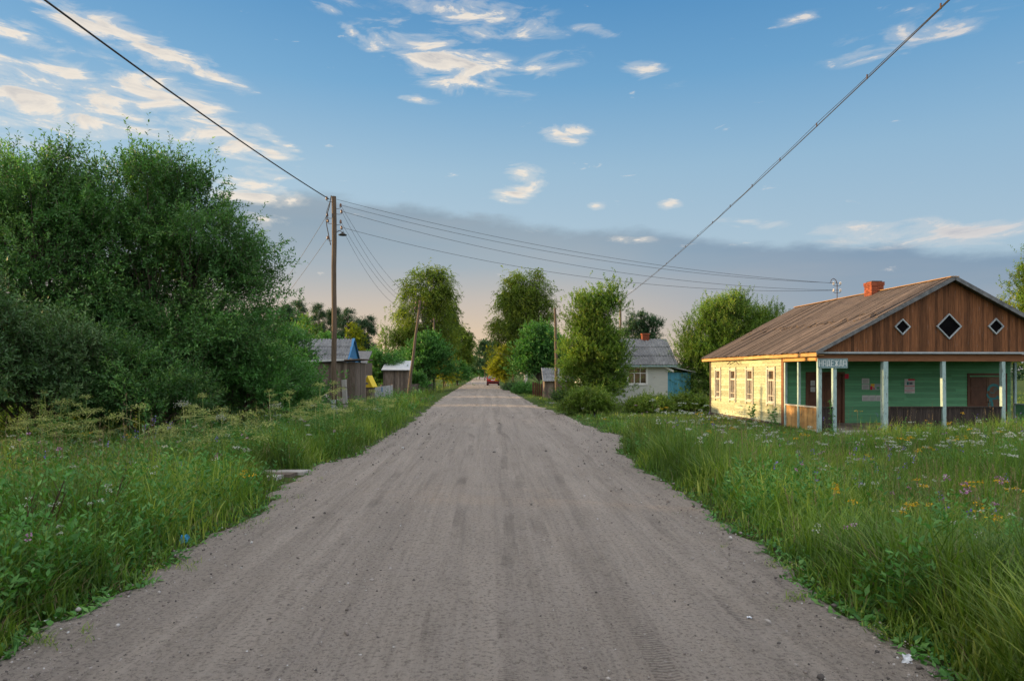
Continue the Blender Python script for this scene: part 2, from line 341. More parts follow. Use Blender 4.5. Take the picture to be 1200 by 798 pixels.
# herringbone tread prints in a few wheel lines
sp = t.add('ShaderNodeSeparateXYZ'); t.put(sp.inputs[0], v)
wob = t.math('MULTIPLY', t.math('SUBTRACT', t.noise(t.vm('MULTIPLY', v, (0, .11, 0)), 1.0, 2), .5), 0.9)
tread = None
for k, (xc, hw, pitch, sl) in enumerate([(0.62, .085, .034, 1.0), (0.98, .085, .034, -1.0), (-.25, .075, .028, .8), (1.75, .08, .03, 1.2), (-1.35, .09, .036, -.9), (.12, .07, .026, .6)]):
    u = t.math('SUBTRACT', t.math('SUBTRACT', sp.outputs[0], xc), t.math('ADD', wob, t.math('MULTIPLY', sp.outputs[1], .012 * (1 if k % 2 else -1))))
    inside = t.mr(t.math('ABSOLUTE', u), hw * .75, hw, 1, 0, True)
    ph = t.math('ADD', t.math('DIVIDE', sp.outputs[1], pitch), t.math('MULTIPLY', t.math('ABSOLUTE', u), 9 * sl))
    w = t.math('MULTIPLY', t.math('SINE', t.math('MULTIPLY', ph, 6.2832)), inside)
    w = t.math('MULTIPLY', w, t.mr(t.noise(t.vm('MULTIPLY', v, (1, .6, 1)), 1.3 + k * .1, 3), .42, .6))
    tread = w if tread is None else t.math('ADD', tread, w)
h = t.math('ADD', t.math('MULTIPLY', track, 3.2), t.math('MULTIPLY', fine_track, 1.0))
h = t.math('ADD', h, t.math('MULTIPLY', grit, .85)); h = t.math('ADD', h, t.math('MULTIPLY', sand, .28))
h = t.math('SUBTRACT', h, t.math('MULTIPLY', rut, .6)); h = t.math('ADD', h, t.math('MULTIPLY', washing, 1.1)); h = t.math('ADD', h, t.math('MULTIPLY', tread, .20))
col = t.mix(t.math('MULTIPLY', t.mr(tread, .2, .9, 0, 1), .55), col, (0.085, 0.072, 0.064))
b = t.add('ShaderNodeBsdfPrincipled'); t.put(b.inputs['Base Color'], col); b.inputs['Roughness'].default_value = .93; b.inputs['Specular IOR Level'].default_value = .15
bn = t.add('ShaderNodeBump'); bn.inputs['Strength'].default_value = 1.0; bn.inputs['Distance'].default_value = .03
t.put(bn.inputs['Height'], h); t.l.new(bn.outputs[0], b.inputs['Normal'])
o = t.add('ShaderNodeOutputMaterial'); t.l.new(b.outputs[0], o.inputs[0]); M['road'] = m

ry = axis_pts([(-12, 2, .5), (2, 14, .06), (14, 40, .15), (40, 110, .8), (110, 330, 4)])
nu = 71; U = np.linspace(-0.035, 1.035, nu)
Yr = np.repeat(ry[:, None], nu, 1); Ur = np.repeat(U[None], len(ry), 0)
Lw, Rw = xl(ry)[:, None], xr(ry)[:, None]
Xr = Lw + (Rw - Lw) * Ur
e = np.minimum(Ur, 1 - Ur) * (Rw - Lw)
Zr = 0.035 * sstep(0, 2.6, e) - .018 + 0.010 * snoise(Xr * 3, Yr * .12, .8, 2) + 0.006 * snoise(Xr * 2, Yr, .6, 7) + .005 * snoise(Xr * 9, Yr * .3, .8, 9)
Zr = np.where(e < 0, Zr - 0.09 * sstep(0, .15, -e), Zr)
np_obj('road', np.stack([Xr, Yr, Zr], -1).reshape(-1, 3), grid_faces(nu, len(ry)), M['road'], smooth=True, kind='structure')

# loose stones on the road
rg = np.random.default_rng(11)
N = 16000
y = 3.2 + 26 * rg.random(N) ** 2.0; u = rg.random(N)
# more stones near the edges and in windrows between the wheel lines
u = np.where(rg.random(N) < .5, u, np.clip(rg.choice([.02, .06, .33, .50, .93, .97], N) + rg.normal(0, .035, N), -.01, 1.01))
x = xl(y) + (xr(y) - xl(y)) * u
s = np.clip(rg.lognormal(-5.75, .66, N), .0018, .024) * (1 + .5 * (y > 12))
ico = np.array([(0, 0, 1), (.89, 0, .45), (.28, .85, .45), (-.72, .53, .45), (-.72, -.53, .45), (.28, -.85, .45), (.72, .53, -.45), (-.28, .85, -.45), (-.89, 0, -.45), (-.28, -.85, -.45), (.72, -.53, -.45), (0, 0, -1)])
icf = np.array([(0, 1, 2), (0, 2, 3), (0, 3, 4), (0, 4, 5), (0, 5, 1), (1, 6, 2), (2, 7, 3), (3, 8, 4), (4, 9, 5), (5, 10, 1), (6, 7, 2), (7, 8, 3), (8, 9, 4), (9, 10, 5), (10, 6, 1), (11, 7, 6), (11, 8, 7), (11, 9, 8), (11, 10, 9), (11, 6, 10)])
V = ico[None] * (1 + rg.normal(0, .22, (N, 12, 1))) * s[:, None, None] * np.stack([np.ones(N), .6 + .5 * rg.random(N), .5 + .3 * rg.random(N)], -1)[:, None, :]
a = rg.random(N) * 6.28; ca, sa = np.cos(a)[:, None], np.sin(a)[:, None]
V = np.stack([V[..., 0] * ca - V[..., 1] * sa, V[..., 0] * sa + V[..., 1] * ca, V[..., 2]], -1)
V += np.stack([x, y, np.full(N, 0.004) + s * .25], -1)[:, None]
Fc = (icf[None] + (np.arange(N) * 12)[:, None, None]).reshape(-1, 3)
m, t = new_mat('mixed road stones')
col = t.ramp(t.attr(), [(0, (.045, .042, .042)), (.3, (.11, .095, .088)), (.7, (.22, .195, .18)), (.93, (.36, .35, .34)), (1, (.50, .52, .54))])
b = t.add('ShaderNodeBsdfPrincipled'); t.put(b.inputs['Base Color'], col); b.inputs['Roughness'].default_value = .85
o = t.add('ShaderNodeOutputMaterial'); t.l.new(b.outputs[0], o.inputs[0])
np_obj('gravel', V.reshape(-1, 3), Fc, m, rnd=np.repeat(rg.random(N), 20), kind='stuff', label='small dark and pale stones scattered loose over the dirt road')

# ------------------------------------------------------------------ vegetation generators
def blades(rg, P, h, w, lean, rndv, segs=3, bend=1.0):
    """grass blades: P (N,3) base, h height, w width, lean amount -> verts, faces"""
    N = len(P); a = rg.random(N) * 2 * np.pi; d = np.stack([np.cos(a), np.sin(a), np.zeros(N)], -1)
    sa = a + np.pi / 2 + rg.normal(0, .5, N); sd = np.stack([np.cos(sa), np.sin(sa), np.zeros(N)], -1)
    ts = np.linspace(0, 1, segs + 1)
    vs = []
    for tt in ts:
        c = P + d * (lean * h)[:, None] * (tt ** 1.9) * bend + np.stack([np.zeros(N), np.zeros(N), h * (tt - .28 * lean * bend * tt ** 2.6)], -1)
        ww = w * (1 - tt ** 2.2 * .93) * (.55 + .45 * min(1, tt * 4))
        vs += [c - sd * ww[:, None] / 2, c + sd * ww[:, None] / 2]
    V = np.stack(vs, 1); nv = 2 * (segs + 1)
    f = np.array([(2 * i, 2 * i + 1, 2 * i + 3, 2 * i + 2) for i in range(segs)])
    Fc = f[None] + (np.arange(N) * nv)[:, None, None]
    return V.reshape(-1, 3), Fc.reshape(-1, 4), np.repeat(rndv, segs)

def leaves(rg, P, D, L, W, up=(0, 0, 1), tilt=.7):
    """diamond leaves folded a little along the midrib"""
    N = len(P); n = norm(np.array(up)[None] + rg.normal(0, tilt, (N, 3)))
    w = norm(np.cross(D, n)); nn = norm(np.cross(w, D))
    L = np.broadcast_to(L, N)[:, None]; W = np.broadcast_to(W, N)[:, None]
    V = np.stack([P, P + D * L * .42 + w * W / 2 + nn * L * .05, P + D * L - nn * L * .06, P + D * L * .42 - w * W / 2 + nn * L * .05], 1)
    return V.reshape(-1, 3), np.arange(N * 4).reshape(N, 4)

def sprays(rg, O, D, L, K, leaf_l, leaf_w, droop=.2, spread=.9, tilt=.7, rbase=None):
    """twigs from O along D with K leaves each -> leaf verts, faces, rnd, plus twig curves"""
    S = len(O); tt = (np.arange(K)[None] + rg.random((S, K))) / K
    L = np.broadcast_to(L, S)
    c = O[:, None] + D[:, None] * (L[:, None] * tt)[..., None]
    c[..., 2] -= droop * L[:, None] * tt ** 2
    a = norm(np.cross(D, norm(rg.normal(0, 1, (S, 3))))); b = np.cross(D, a)
    ph = (np.arange(K)[None] * 2.4 + rg.random((S, 1)) * 6.28) + rg.normal(0, .3, (S, K))
    side = a[:, None] * np.cos(ph)[..., None] + b[:, None] * np.sin(ph)[..., None]
    T = D[:, None] + np.array([0, 0, -2 * droop])[None, None] * tt[..., None]
    d = norm(norm(T) * .75 + side * spread + rg.normal(0, .18, (S, K, 3)))
    ll = leaf_l * (1 - .35 * np.abs(tt - .4)) * (.75 + .5 * rg.random((S, K)))
    V, Fc = leaves(rg, c.reshape(-1, 3), d.reshape(-1, 3), ll.ravel(), (ll * leaf_w / leaf_l).ravel(), tilt=tilt)
    if rbase is None: rbase = rg.random(S)
    r = np.clip(rbase[:, None] * .6 + .4 * rg.random((S, K)), 0, 1).ravel()
    # twig as a thin two-quad strip
    side0 = a * (.012 + .004 * L)[:, None] * .35
    pts = []
    for q in (0, .5, 1):
        p = O + D * (L * q)[:, None]; p[:, 2] -= droop * L * q * q
        k = (1 - .85 * q); pts += [p - side0 * k, p + side0 * k]
    TV = np.stack(pts, 1).reshape(-1, 3)
    TF = (np.array([(0, 1, 3, 2), (2, 3, 5, 4)])[None] + (np.arange(S) * 6)[:, None, None]).reshape(-1, 4)
    return V, Fc, r, TV, TF

def tree(name, label, cat, base, lobes, clumps, per, leaf, leafm, spray=(.5, 10), clump_r=.35, shell=.55, up=.35, droop=.2,
         trunk_r=.12, stems=1, bark='bark', seed=1, group=None, fork=.35, out=.7, bottom=-.75, conifer=False, tilt=.7, limb_r=None, gap=0, shoots=0):
    """a tree: tapered trunk with limbs that reach every leaf clump, and a crown of leafy twigs. lobes: (dx,dy,dz,rx,ry,rz)"""
    rg = np.random.default_rng(seed); bx, by = base; bz = float(gz(bx, by))
    root = empty(name, (bx, by, bz), 0, label, cat, group)
    lob = np.array(lobes, float); w = (lob[:, 3] * lob[:, 5]) ** .9; w /= w.sum()
    li = rg.choice(len(lob), clumps, p=w)
    if conifer:
        top = lob[0, 2] + lob[0, 5]; low = lob[0, 2] - lob[0, 5]; Rm = lob[0, 3]
        hz = rg.random(clumps) ** 1.35; z = low + (top - low) * hz
        ang = rg.random(clumps) * 6.283; rr = Rm * (1 - hz) ** .85 * (.35 + .65 * rg.random(clumps) ** .6) * (1 + .18 * np.sin(hz * 40))
        cc = np.stack([np.cos(ang) * rr, np.sin(ang) * rr, z - rr * .15], -1)
        outd = norm(np.stack([np.cos(ang), np.sin(ang), np.full(clumps, -.15)], -1))
    else:
        d = norm(rg.normal(0, 1, (clumps, 3))); d[:, 2] = np.where(d[:, 2] < bottom, -d[:, 2], d[:, 2])
        lump = 1 + .16 * np.sin(d[:, 0] * 5 + li) * np.sin(d[:, 2] * 6 + 2 * li) + .10 * np.sin(d[:, 1] * 9 + li)
        rad = shell + (1 - shell) * rg.random(clumps) ** .7
        cc = lob[li, :3] + d * lob[li, 3:] * (rad * lump)[:, None]
        outd = norm(d + np.array([0, 0, up])[None])
    if gap:
        keep = (np.sin(cc[:, 0] * 2.1 / gap + seed) + np.sin(cc[:, 1] * 1.9 / gap + 2) + np.sin(cc[:, 2] * 2.6 / gap + 1)) > -1.1
        cc, outd = cc[keep], outd[keep]
    nC = len(cc)
    cc[:, 2] = np.maximum(cc[:, 2], .12)
    q = np.repeat(np.arange(nC), per)
    crs = clump_r * (.6 + .8 * rg.random(nC))
    O = cc[q] + rg.normal(0, 1, (len(q), 3)) * crs[q][:, None] * np.array([1, 1, .8])[None]
    O[:, 2] = np.maximum(O[:, 2], .05)
    D = norm(outd[q] * out + norm(rg.normal(0, 1, (len(q), 3))) * (1 - out) * 1.6 + np.array([0, 0, up])[None])
    L = spray[0] * (.6 + .8 * rg.random(len(q)))
    cb = rg.random(nC)
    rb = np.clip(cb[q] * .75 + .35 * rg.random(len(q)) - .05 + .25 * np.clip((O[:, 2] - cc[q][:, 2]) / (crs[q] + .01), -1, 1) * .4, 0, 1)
    if shoots:   # long upright shoots standing out of the top of the crown
        hi = np.argsort(-(O[:, 2] + .3 * np.abs(O[:, 0])))[:shoots * 6]; hi = rg.choice(hi, shoots, replace=False)
        O = np.concatenate([O, O[hi]]); D = np.concatenate([D, norm(outd[q[hi]] * .35 + rg.normal(0, .16, (shoots, 3)) + np.array([0, 0, 1.0])[None])])
        L = np.concatenate([L, spray[0] * rg.uniform(1.3, 2.4, shoots)]); rb = np.concatenate([rb, rg.random(shoots)])
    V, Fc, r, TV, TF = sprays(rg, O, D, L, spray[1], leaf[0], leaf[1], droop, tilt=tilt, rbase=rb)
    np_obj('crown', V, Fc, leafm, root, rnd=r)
    # woody parts
    mb = MB(); H = max(lob[:, 2] + lob[:, 5] * .55)
    cen = lob[:, :3].mean(0)
    stem_tips = []
    for s_ in range(stems):
        a = 6.283 * s_ / stems + seed; sp_ = .0 if stems == 1 else 1.0
        tip = Vector((cen[0] * .8 + sp_ * math.cos(a) * lob[:, 3].mean() * .45, cen[1] * .8 + sp_ * math.sin(a) * lob[:, 4].mean() * .45, H * (.92 + .06 * math.sin(a * 3))))
        p0 = Vector((sp_ * math.cos(a) * .18, sp_ * math.sin(a) * .18, -.25))
        pts = []; rr_ = []
        for k in range(8):
            f = k / 7; p = p0.lerp(tip, f) + Vector((math.sin(f * 5 + a), math.cos(f * 4 + a * 2), 0)) * .035 * H * f * (1 - f) * (0.3 if conifer else 1)
            pts.append(p); rr_.append(trunk_r / (stems ** .4) * (1 - .88 * f) * (1.25 if k == 0 else 1))
        mb.tube(pts, rr_, 7); stem_tips.append(pts)
    order = np.arange(nC)
    for i in order[:220]:
        c = Vector(cc[i]); pts = stem_tips[min(range(stems), key=lambda s_: (stem_tips[s_][4] - c).length)]
        f = min(.9, max(.12 if stems > 1 else .22, (c.z / H) * (.55 + .3 * fork))) * 7
        k = int(f); st = pts[k].lerp(pts[min(k + 1, 7)], f - k)
        mid = st.lerp(c, .55); mid.z += (-.05 if conifer else .10) * (c - st).length
        lr = limb_r or trunk_r * .22
        mb.tube([st, mid, c], [lr, lr * .55, lr * .2], 4, cap=False)
    tr = mb.build('trunk', M[bark], root, smooth=True)
    if TV is not None and len(TV) < 200000:
        np_obj('twigs', TV, TF, M['bark'], root, rnd=rg.random(len(TF)))
    return root
# ------------------------------------------------------------------ the shop on the right
BR = R(2.3); BX, BY = 11.54, 23.8
shop = empty('village_shop', (BX, BY, 0), BR, 'weathered wooden shop with plank gable roof, green porch wall and pale sunlit side wall', 'shop')
def on_plane(px, py, ly):
    """picture point -> local (x, z) on the shop plane y = ly"""
    u = (px - VPX) / F; c, s_ = math.cos(BR), math.sin(BR)
    # world: X = BX + lx*c - ly*s ; Y = BY + lx*s + ly*c ; X = u*Y
    lx = (u * (BY + ly * c) - BX + ly * s_) / (c - u * s_); Yw = BY + lx * s_ + ly * c
    return lx, CAM_H - (py - HZ) / F * Yw
GZ = -.42; YW, YB, WX = 2.65, 10.3, 9.1; TOP = 2.32
def planks(mb, a, b, fixed, z0, z1, h, axis, openings=(), out=-1, t=.030, jog=.006, xs=1.9):
    """horizontal lap boards from a to b on a wall; axis 'x': wall runs along x at y=fixed; openings (a0,a1,z0,z1)"""
    z = z0
    while z < z1 - .01:
        zt = min(z + h - .006, z1); segs = [(a, b)]
        for (o0, o1, q0, q1) in openings:
            if q0 < (z + zt) / 2 < q1:
                segs = [s_ for (p, q) in segs for s_ in ((p, min(q, o0)), (max(p, o1), q)) if s_[1] - s_[0] > .02]
        for p, q in segs:
            x = p
            while x < q - .02:
                e = min(q, x + xs * (.7 + .9 * rnd_py.random())); e = q if q - e < .3 else e
                j = rnd_py.uniform(0, jog); lo, hi = fixed + out * (t + j), fixed + out * (t * .45 + j)
                back = fixed
                if axis == 'x': vs = [(x, lo, z), (e - .003, lo, z), (e - .003, back, z), (x, back, z), (x, hi, zt), (e - .003, hi, zt), (e - .003, back, zt), (x, back, zt)]
                else: vs = [(lo, x, z), (lo, e - .003, z), (back, e - .003, z), (back, x, z), (hi, x, zt), (hi, e - .003, zt), (back, e - .003, zt), (back, x, zt)]
                mb.add(vs, [(0, 3, 2, 1), (4, 5, 6, 7), (0, 1, 5, 4), (1, 2, 6, 5), (2, 3, 7, 6), (3, 0, 4, 7)])
                x = e
        z += h
def vboards(mb, a, b, fixed, zf0, zf1, w, axis, t=.022, jog=.008, gapw=.004):
    x = a
    while x < b - .01:
        e = min(b, x + w * (.8 + .4 * rnd_py.random())); j = rnd_py.uniform(0, jog)
        z0a, z0b, z1a, z1b = zf0(x), zf0(e), zf1(x), zf1(e)
        if axis == 'x': mb.add([(x, fixed - j, z0a), (e - gapw, fixed - j, z0b), (e - gapw, fixed + t - j, z0b), (x, fixed + t - j, z0a), (x, fixed - j, z1a), (e - gapw, fixed - j, z1b), (e - gapw, fixed + t - j, z1b), (x, fixed + t - j, z1a)], [(0, 3, 2, 1), (4, 5, 6, 7), (0, 1, 5, 4), (1, 2, 6, 5), (2, 3, 7, 6), (3, 0, 4, 7)])
        else: mb.add([(fixed - j, x, z0a), (fixed - j, e - gapw, z0b), (fixed + t - j, e - gapw, z0b), (fixed + t - j, x, z0a), (fixed - j, x, z1a), (fixed - j, e - gapw, z1b), (fixed + t - j, e - gapw, z1b), (fixed + t - j, x, z1a)], [(0, 3, 2, 1), (4, 5, 6, 7), (0, 1, 5, 4), (1, 2, 6, 5), (2, 3, 7, 6), (3, 0, 4, 7)])
        x = e
K = lambda v: (lambda x: v)

WINS = [3.62, 5.66, 7.48, 9.28]; WH = .30; WZ0, WZ1 = .47, 1.78
mb = MB(); planks(mb, YW, YB, 0.0, GZ + .10, TOP, .125, 'y', [(c - WH, c + WH, WZ0, WZ1) for c in WINS])
mb.build('side_wall', M['siding_pale'], shop)
mb = MB(); mb.box(.01, .14, YW + .01, YB, GZ - .2, WZ0 - .03); mb.box(.01, .14, YW + .01, YB, WZ1 + .03, TOP)
ys = [YW + .01] + [v for c in WINS for v in (c - WH, c + WH)] + [YB]
for i in range(0, len(ys), 2): mb.box(.01, .14, ys[i], ys[i + 1], WZ0 - .03, WZ1 + .03)
mb.box(WX - .14, WX - .01, YW + .01, YB, GZ - .2, TOP); mb.box(.14, WX - .14, YB - .13, YB, GZ - .2, TOP)
mb.build('log_core', M['grey_wood'], shop)
mb = MB(); planks(mb, YW, YB, WX, GZ + .1, TOP, .125, 'y', out=1); planks(mb, 0, WX, YB, GZ + .1, TOP, .125, 'x', out=1)
mb.build('rear_wall', M['siding_pale'], shop)
mb = MB(); mb.box(-.06, -.028, YW, YB, GZ - .25, GZ + .12); mb.build('plinth', M['grey_wood'], shop)
mb = MB(); mb.box(-.05, .02, YB - .1, YB + .04, GZ, TOP); mb.build('corner_board', M['grey_wood'], shop)
mb = MB(); mb.box(-.055, .02, YW - .13, YW + .06, GZ, TOP + .0); mb.build('corner_board', M['brown_beam'], shop)

for i, c in enumerate(WINS):
    w = MB()
    for s_ in (-1, 1): w.box(-.075, -.02, c + s_ * (WH + .045) - .045, c + s_ * (WH + .045) + .045, WZ0 - .16, WZ1 + .13)
    w.box(-.070, -.02, c - WH, c + WH, WZ1, WZ1 + .075)
    fr = w.build('window', M['window_trim'], shop, bevel=.004)
    w = MB(); w.box(-.105, -.02, c - WH, c + WH, WZ0 - .07, WZ0)
    w.build('sill', M['window_trim'], fr)
    w = MB(); b0, b1 = c - WH + .002, c + WH - .002
    for q0, q1, r0, r1 in [(b0, b0 + .045, WZ0, WZ1), (b1 - .045, b1, WZ0, WZ1), (b0 + .045, b1 - .045, WZ0, WZ0 + .05), (b0 + .045, b1 - .045, WZ1 - .05, WZ1),
                           (b0 + .045, b1 - .045, WZ0 + .86, WZ0 + .93), (b0 + .045, b1 - .045, WZ0 + .25, WZ0 + .28)]: w.box(-.028, .012, q0, q1, r0, r1)
    for q in (c - .10, c + .10): w.box(-.024, .010, q - .014, q + .014, WZ0 + .05, WZ0 + .86)
    w.build('sash', M['window_trim'], fr)
    w = MB(); w.box(.0125, .018, b0, b1, WZ0, WZ1); w.build('pane', M['pane'], fr)

# porch
mb = MB()
d1a, _ = on_plane(944, 440, YW); d1b, _ = on_plane(989, 440, YW); d2a, _ = on_plane(1133, 440, YW); d2b, _ = on_plane(1179, 440, YW)
DT1, DT2 = 1.60, 1.55
planks(mb, 0.02, WX - .02, YW, GZ + .08, TOP, .115, 'x', [(d1a, d1b, -9, DT1), (d2a, d2b, -9, DT2)])
mb.build('porch_wall', M['siding_green'], shop)
mb = MB(); mb.box(0.02, d1a, YW + .002, YW + .13, GZ, TOP); mb.box(d1b, d2a, YW + .002, YW + .13, GZ, TOP); mb.box(d2b, WX - .02, YW + .002, YW + .13, GZ, TOP)
mb.box(d1a, d1b, YW + .002, YW + .13, DT1, TOP); mb.box(d2a, d2b, YW + .002, YW + .13, DT2, TOP); mb.build('wall_core', M['grey_wood'], shop)
mb = MB(); 
for i in range(18): mb.box(.06 + i * .5, .555 + i * .5, .0, YW, -.33, -.29)
mb.box(.06, WX, .02, .06, -.46, -.335); mb.build('porch_floor', M['grey_wood'], shop)
mb = MB(); mb.box(.62, 2.26, -.32, -.01, GZ - .1, -.345); mb.box(.56, 2.32, -.66, -.325, GZ - .1, -.395); mb.build('porch_step', M['concrete'], shop, bevel=.01)
mb = MB(); mb.box(.06, WX - .06, .06, YW - .03, TOP - .05, TOP - .02); mb.build('porch_ceiling', M['siding_green'], shop)
def door(a, b, top, names, mats, handle_x, par=shop):
    f = MB(); f.box(a - .01, a + .085, YW - .05, YW + .06, -.29, top); f.box(b - .085, b + .01, YW - .05, YW + .06, -.29, top); f.box(a - .01, b + .01, YW - .052, YW + .06, top, top + .09)
    fo = f.build('door_frame', M['door_brown'], par, bevel=.004)
    mid = (a + b) / 2
    for k, (p, q) in enumerate(((a + .087, mid - .006), (mid + .006, b - .087))):
        d = MB(); d.box(p, q, YW - .004, YW + .04, -.285, top - .004)
        for z0, z1 in ((-.2, .35), (.45, 1.0), (1.1, top - .1)): d.box(p + .07, q - .07, YW - .016, YW - .004, z0, z1)
        do = d.build('door_leaf', M[mats[k]], par, bevel=.004)
        if k == handle_x:
            h = MB(); x = p + .05 if k else q - .05; h.tube([(x, YW - .07, .28), (x, YW - .08, .40), (x, YW - .07, .52)], .012, 6); h.box(x - .02, x + .02, YW - .07, YW - .015, .27, .30); h.box(x - .02, x + .02, YW - .07, YW - .015, .50, .53)
            h.build('handle', M['steel'], do)
    return fo
door(d1a, d1b, DT1, 0, ('door_brown', 'door_brown'), 0)
door(d2a, d2b, DT2, 0, ('door_brown', 'door_tan'), 1)
# teal spray marks on the second door
mb = MB(); cx = (d2a * .36 + d2b * .64) + .06
def arc(cx, cz, rx, rz, a0, a1, w, n=12):
    for i in range(n):
        t0 = a0 + (a1 - a0) * i / n; t1 = a0 + (a1 - a0) * (i + 1) / n
        P = lambda t, k: (cx + math.cos(t) * (rx + k), YW - .0185, cz + math.sin(t) * (rz + k))
        mb.add([P(t0, -w / 2), P(t1, -w / 2), P(t1, w / 2), P(t0, w / 2)], [(0, 1, 2, 3)])
arc(cx, .98, .22, .20, .1, 3.3, .10); arc(cx - .02, .80, .24, .16, 2.9, 5.6, .07); arc(cx + .1, .42, .16, .32, -1.2, 1.5, .08); arc(cx - .12, .38, .06, .22, 0, 6.28, .09)
arc(cx - .05, .92, .10, .05, 3.4, 6.0, .03); arc(cx + .06, 1.0, .05, .05, 0, 6.28, .025)
for v_ in list(range(len(mb.v))): pass
# give the paint a real film thickness
mb.build('spray_mark', M['teal'], shop)

POSTS = [(0.0, 0), (0.53, 0), (2.33, 0), (4.45, 0), (6.60, 0), (WX, 0), (0, 1.42), (0, YW - .2), (WX, 1.42), (WX, YW - .2)]
for k, (x, y) in enumerate(POSTS):
    w = .062 if y == 0 else .045; 
    if k == 2: w = .085
    mb = MB(); lean = .035 if k == 3 else (.02 if k == 4 else 0); n = 4
    for i in range(n):
        z0, z1 = GZ - .1 + (2.15 + .42) / n * i + .0, GZ - .1 + (2.15 + .42) / n * (i + 1); s0 = -lean * (i / n) + lean / 2; s1 = -lean * ((i + 1) / n) + lean / 2
        mb.add([(x + s0 - w, y - w, z0), (x + s0 + w, y - w, z0), (x + s0 + w, y + w, z0), (x + s0 - w, y + w, z0), (x + s1 - w, y - w, z1), (x + s1 + w, y - w, z1), (x + s1 + w, y + w, z1), (x + s1 - w, y + w, z1)],
               [(0, 3, 2, 1), (4, 5, 6, 7), (0, 1, 5, 4), (1, 2, 6, 5), (2, 3, 7, 6), (3, 0, 4, 7)] if False else [(0, 1, 5, 4), (1, 2, 6, 5), (2, 3, 7, 6), (3, 0, 4, 7)] + ([(0, 3, 2, 1)] if i == 0 else []) + ([(4, 5, 6, 7)] if i == n - 1 else []), .5)
    mb.build('porch_post', M['post_blue'], shop)
# balustrade panels of dark boards
for a, b in ((.062, .468), (2.42, 4.39), (4.51, 6.54)):
    mb = MB(); vboards(mb, a, b, .0, K(GZ - .02), K(.42), .12, 'x'); p = mb.build('balustrade', M['dark_panel'], shop)
    mb = MB(); mb.box(a, b, -.045, .055, .422, .475); mb.build('handrail', M['dark_panel'], p)
for a, b in ((.065, 1.372), (1.468, YW - .25)):
    for x, mt in ((0.0, 'raw_wood'), (WX, 'siding_green')):
        mb = MB(); vboards(mb, a, b, x, K(GZ - .02), K(.42), .14, 'y'); p = mb.build('balustrade', M[mt], shop)
        mb = MB(); mb.box(x - .045, x + .055, a, b, .422, .47); mb.build('handrail', M['window_trim'] if x == 0 else M['post_blue'], p)
# beams
mb = MB(); mb.box(-.10, WX + .1, -.062, .062, 2.052, 2.30); mb.build('porch_beam', M['brown_beam'], shop, bevel=.008)
mb = MB(); mb.box(-.08, .06, .064, YW - .14, 2.08, 2.32); mb.build('porch_beam', M['raw_wood'], shop, bevel=.008)
mb = MB(); mb.box(WX - .06, WX + .06, .064, YW, 2.08, 2.32); mb.build('porch_beam', M['raw_wood'], shop, bevel=.008)

# gable
EX, RXL, EZ, RZ = -.33, 4.56, 2.36, 4.93
sl = (RZ - EZ) / (RXL - EX)
under = lambda x: EZ + (min(x, 2 * RXL - x) - EX) * sl - .05
mb = MB(); vboards(mb, -.12, WX + .14, -.17, K(2.385), under, .105, 'x', jog=.007)
gab = mb.build('gable', M['brown_board'], shop)
mb = MB(); mb.box(-.16, WX + .18, -.215, -.065, 2.318, 2.382); mb.build('gable_trim', M['trim_pale'], shop)
mb = MB(); vboards(mb, -.12, WX + .1, YB + .05, K(2.3), under, .12, 'x'); mb.build('gable', M['brown_board'], shop)
for px, py, s_ in ((1057.5, 383, .235), (1112, 382.5, .40), (1167, 382.5, .235)):
    lx, lz = on_plane(px, py, -.2); w = .05
    mb = MB(); o_ = [(0, s_ + w), (s_ + w, 0), (0, -s_ - w), (-s_ - w, 0)]; i_ = [(0, s_), (s_, 0), (0, -s_), (-s_, 0)]
    for k in range(4):
        k2 = (k + 1) % 4; poly = [o_[k], o_[k2], i_[k2], i_[k]]
        mb.prism([(lx + p[0], lz + p[1]) for p in poly], .07, 'y', -.235)
    g = mb.build('diamond_window', M['trim_pale'], shop)
    mb = MB(); mb.prism([(lx + p[0] * .99, lz + p[1] * .99) for p in i_], .012, 'y', -.192); mb.build('pane', M['pane_dark'], g)
# roof of boards, two courses each side
RY0, RY1 = -.42, YB + .42
roofm = MB(); 
for side in (-1, 1):
    L = math.hypot(RXL - EX, RZ - EZ); ux, uz = side * (RXL - EX) / L, -(RZ - EZ) / L; nx, nz = side * (RZ - EZ) / L, (RXL - EX) / L
    y = RY0
    while y < RY1 - .02:
        e = min(RY1, y + rnd_py.uniform(.13, .20)); br = .50 + rnd_py.uniform(-.06, .06) if rnd_py.random() < .75 else rnd_py.uniform(.3, .7)
        for c0, c1, lift in ((.0, br + .012, .034), (br - .012, 1.0 + rnd_py.uniform(-.006, .012), .008)):
            lf = lift + rnd_py.uniform(0, .028); lf2 = lift + rnd_py.uniform(0, .028)
            sg = -.05 * math.sin(math.pi * (y - RY0) / (RY1 - RY0)) * 0
            def P(s0, yy, h): return (RXL + ux * L * s0 + nx * h, yy, RZ + uz * L * s0 + nz * h + sg)
            roofm.add([P(c0, y, lf), P(c1, y, lf), P(c1, e - .006, lf2), P(c0, e - .006, lf2), P(c0, y, lf + .022), P(c1, y, lf + .022), P(c1, e - .006, lf2 + .022), P(c0, e - .006, lf2 + .022)],
                      [(0, 3, 2, 1), (4, 5, 6, 7), (0, 1, 5, 4), (1, 2, 6, 5), (2, 3, 7, 6), (3, 0, 4, 7)])
        y = e
roof = roofm.build('roof', M['roof_board'], shop)
mb = MB()
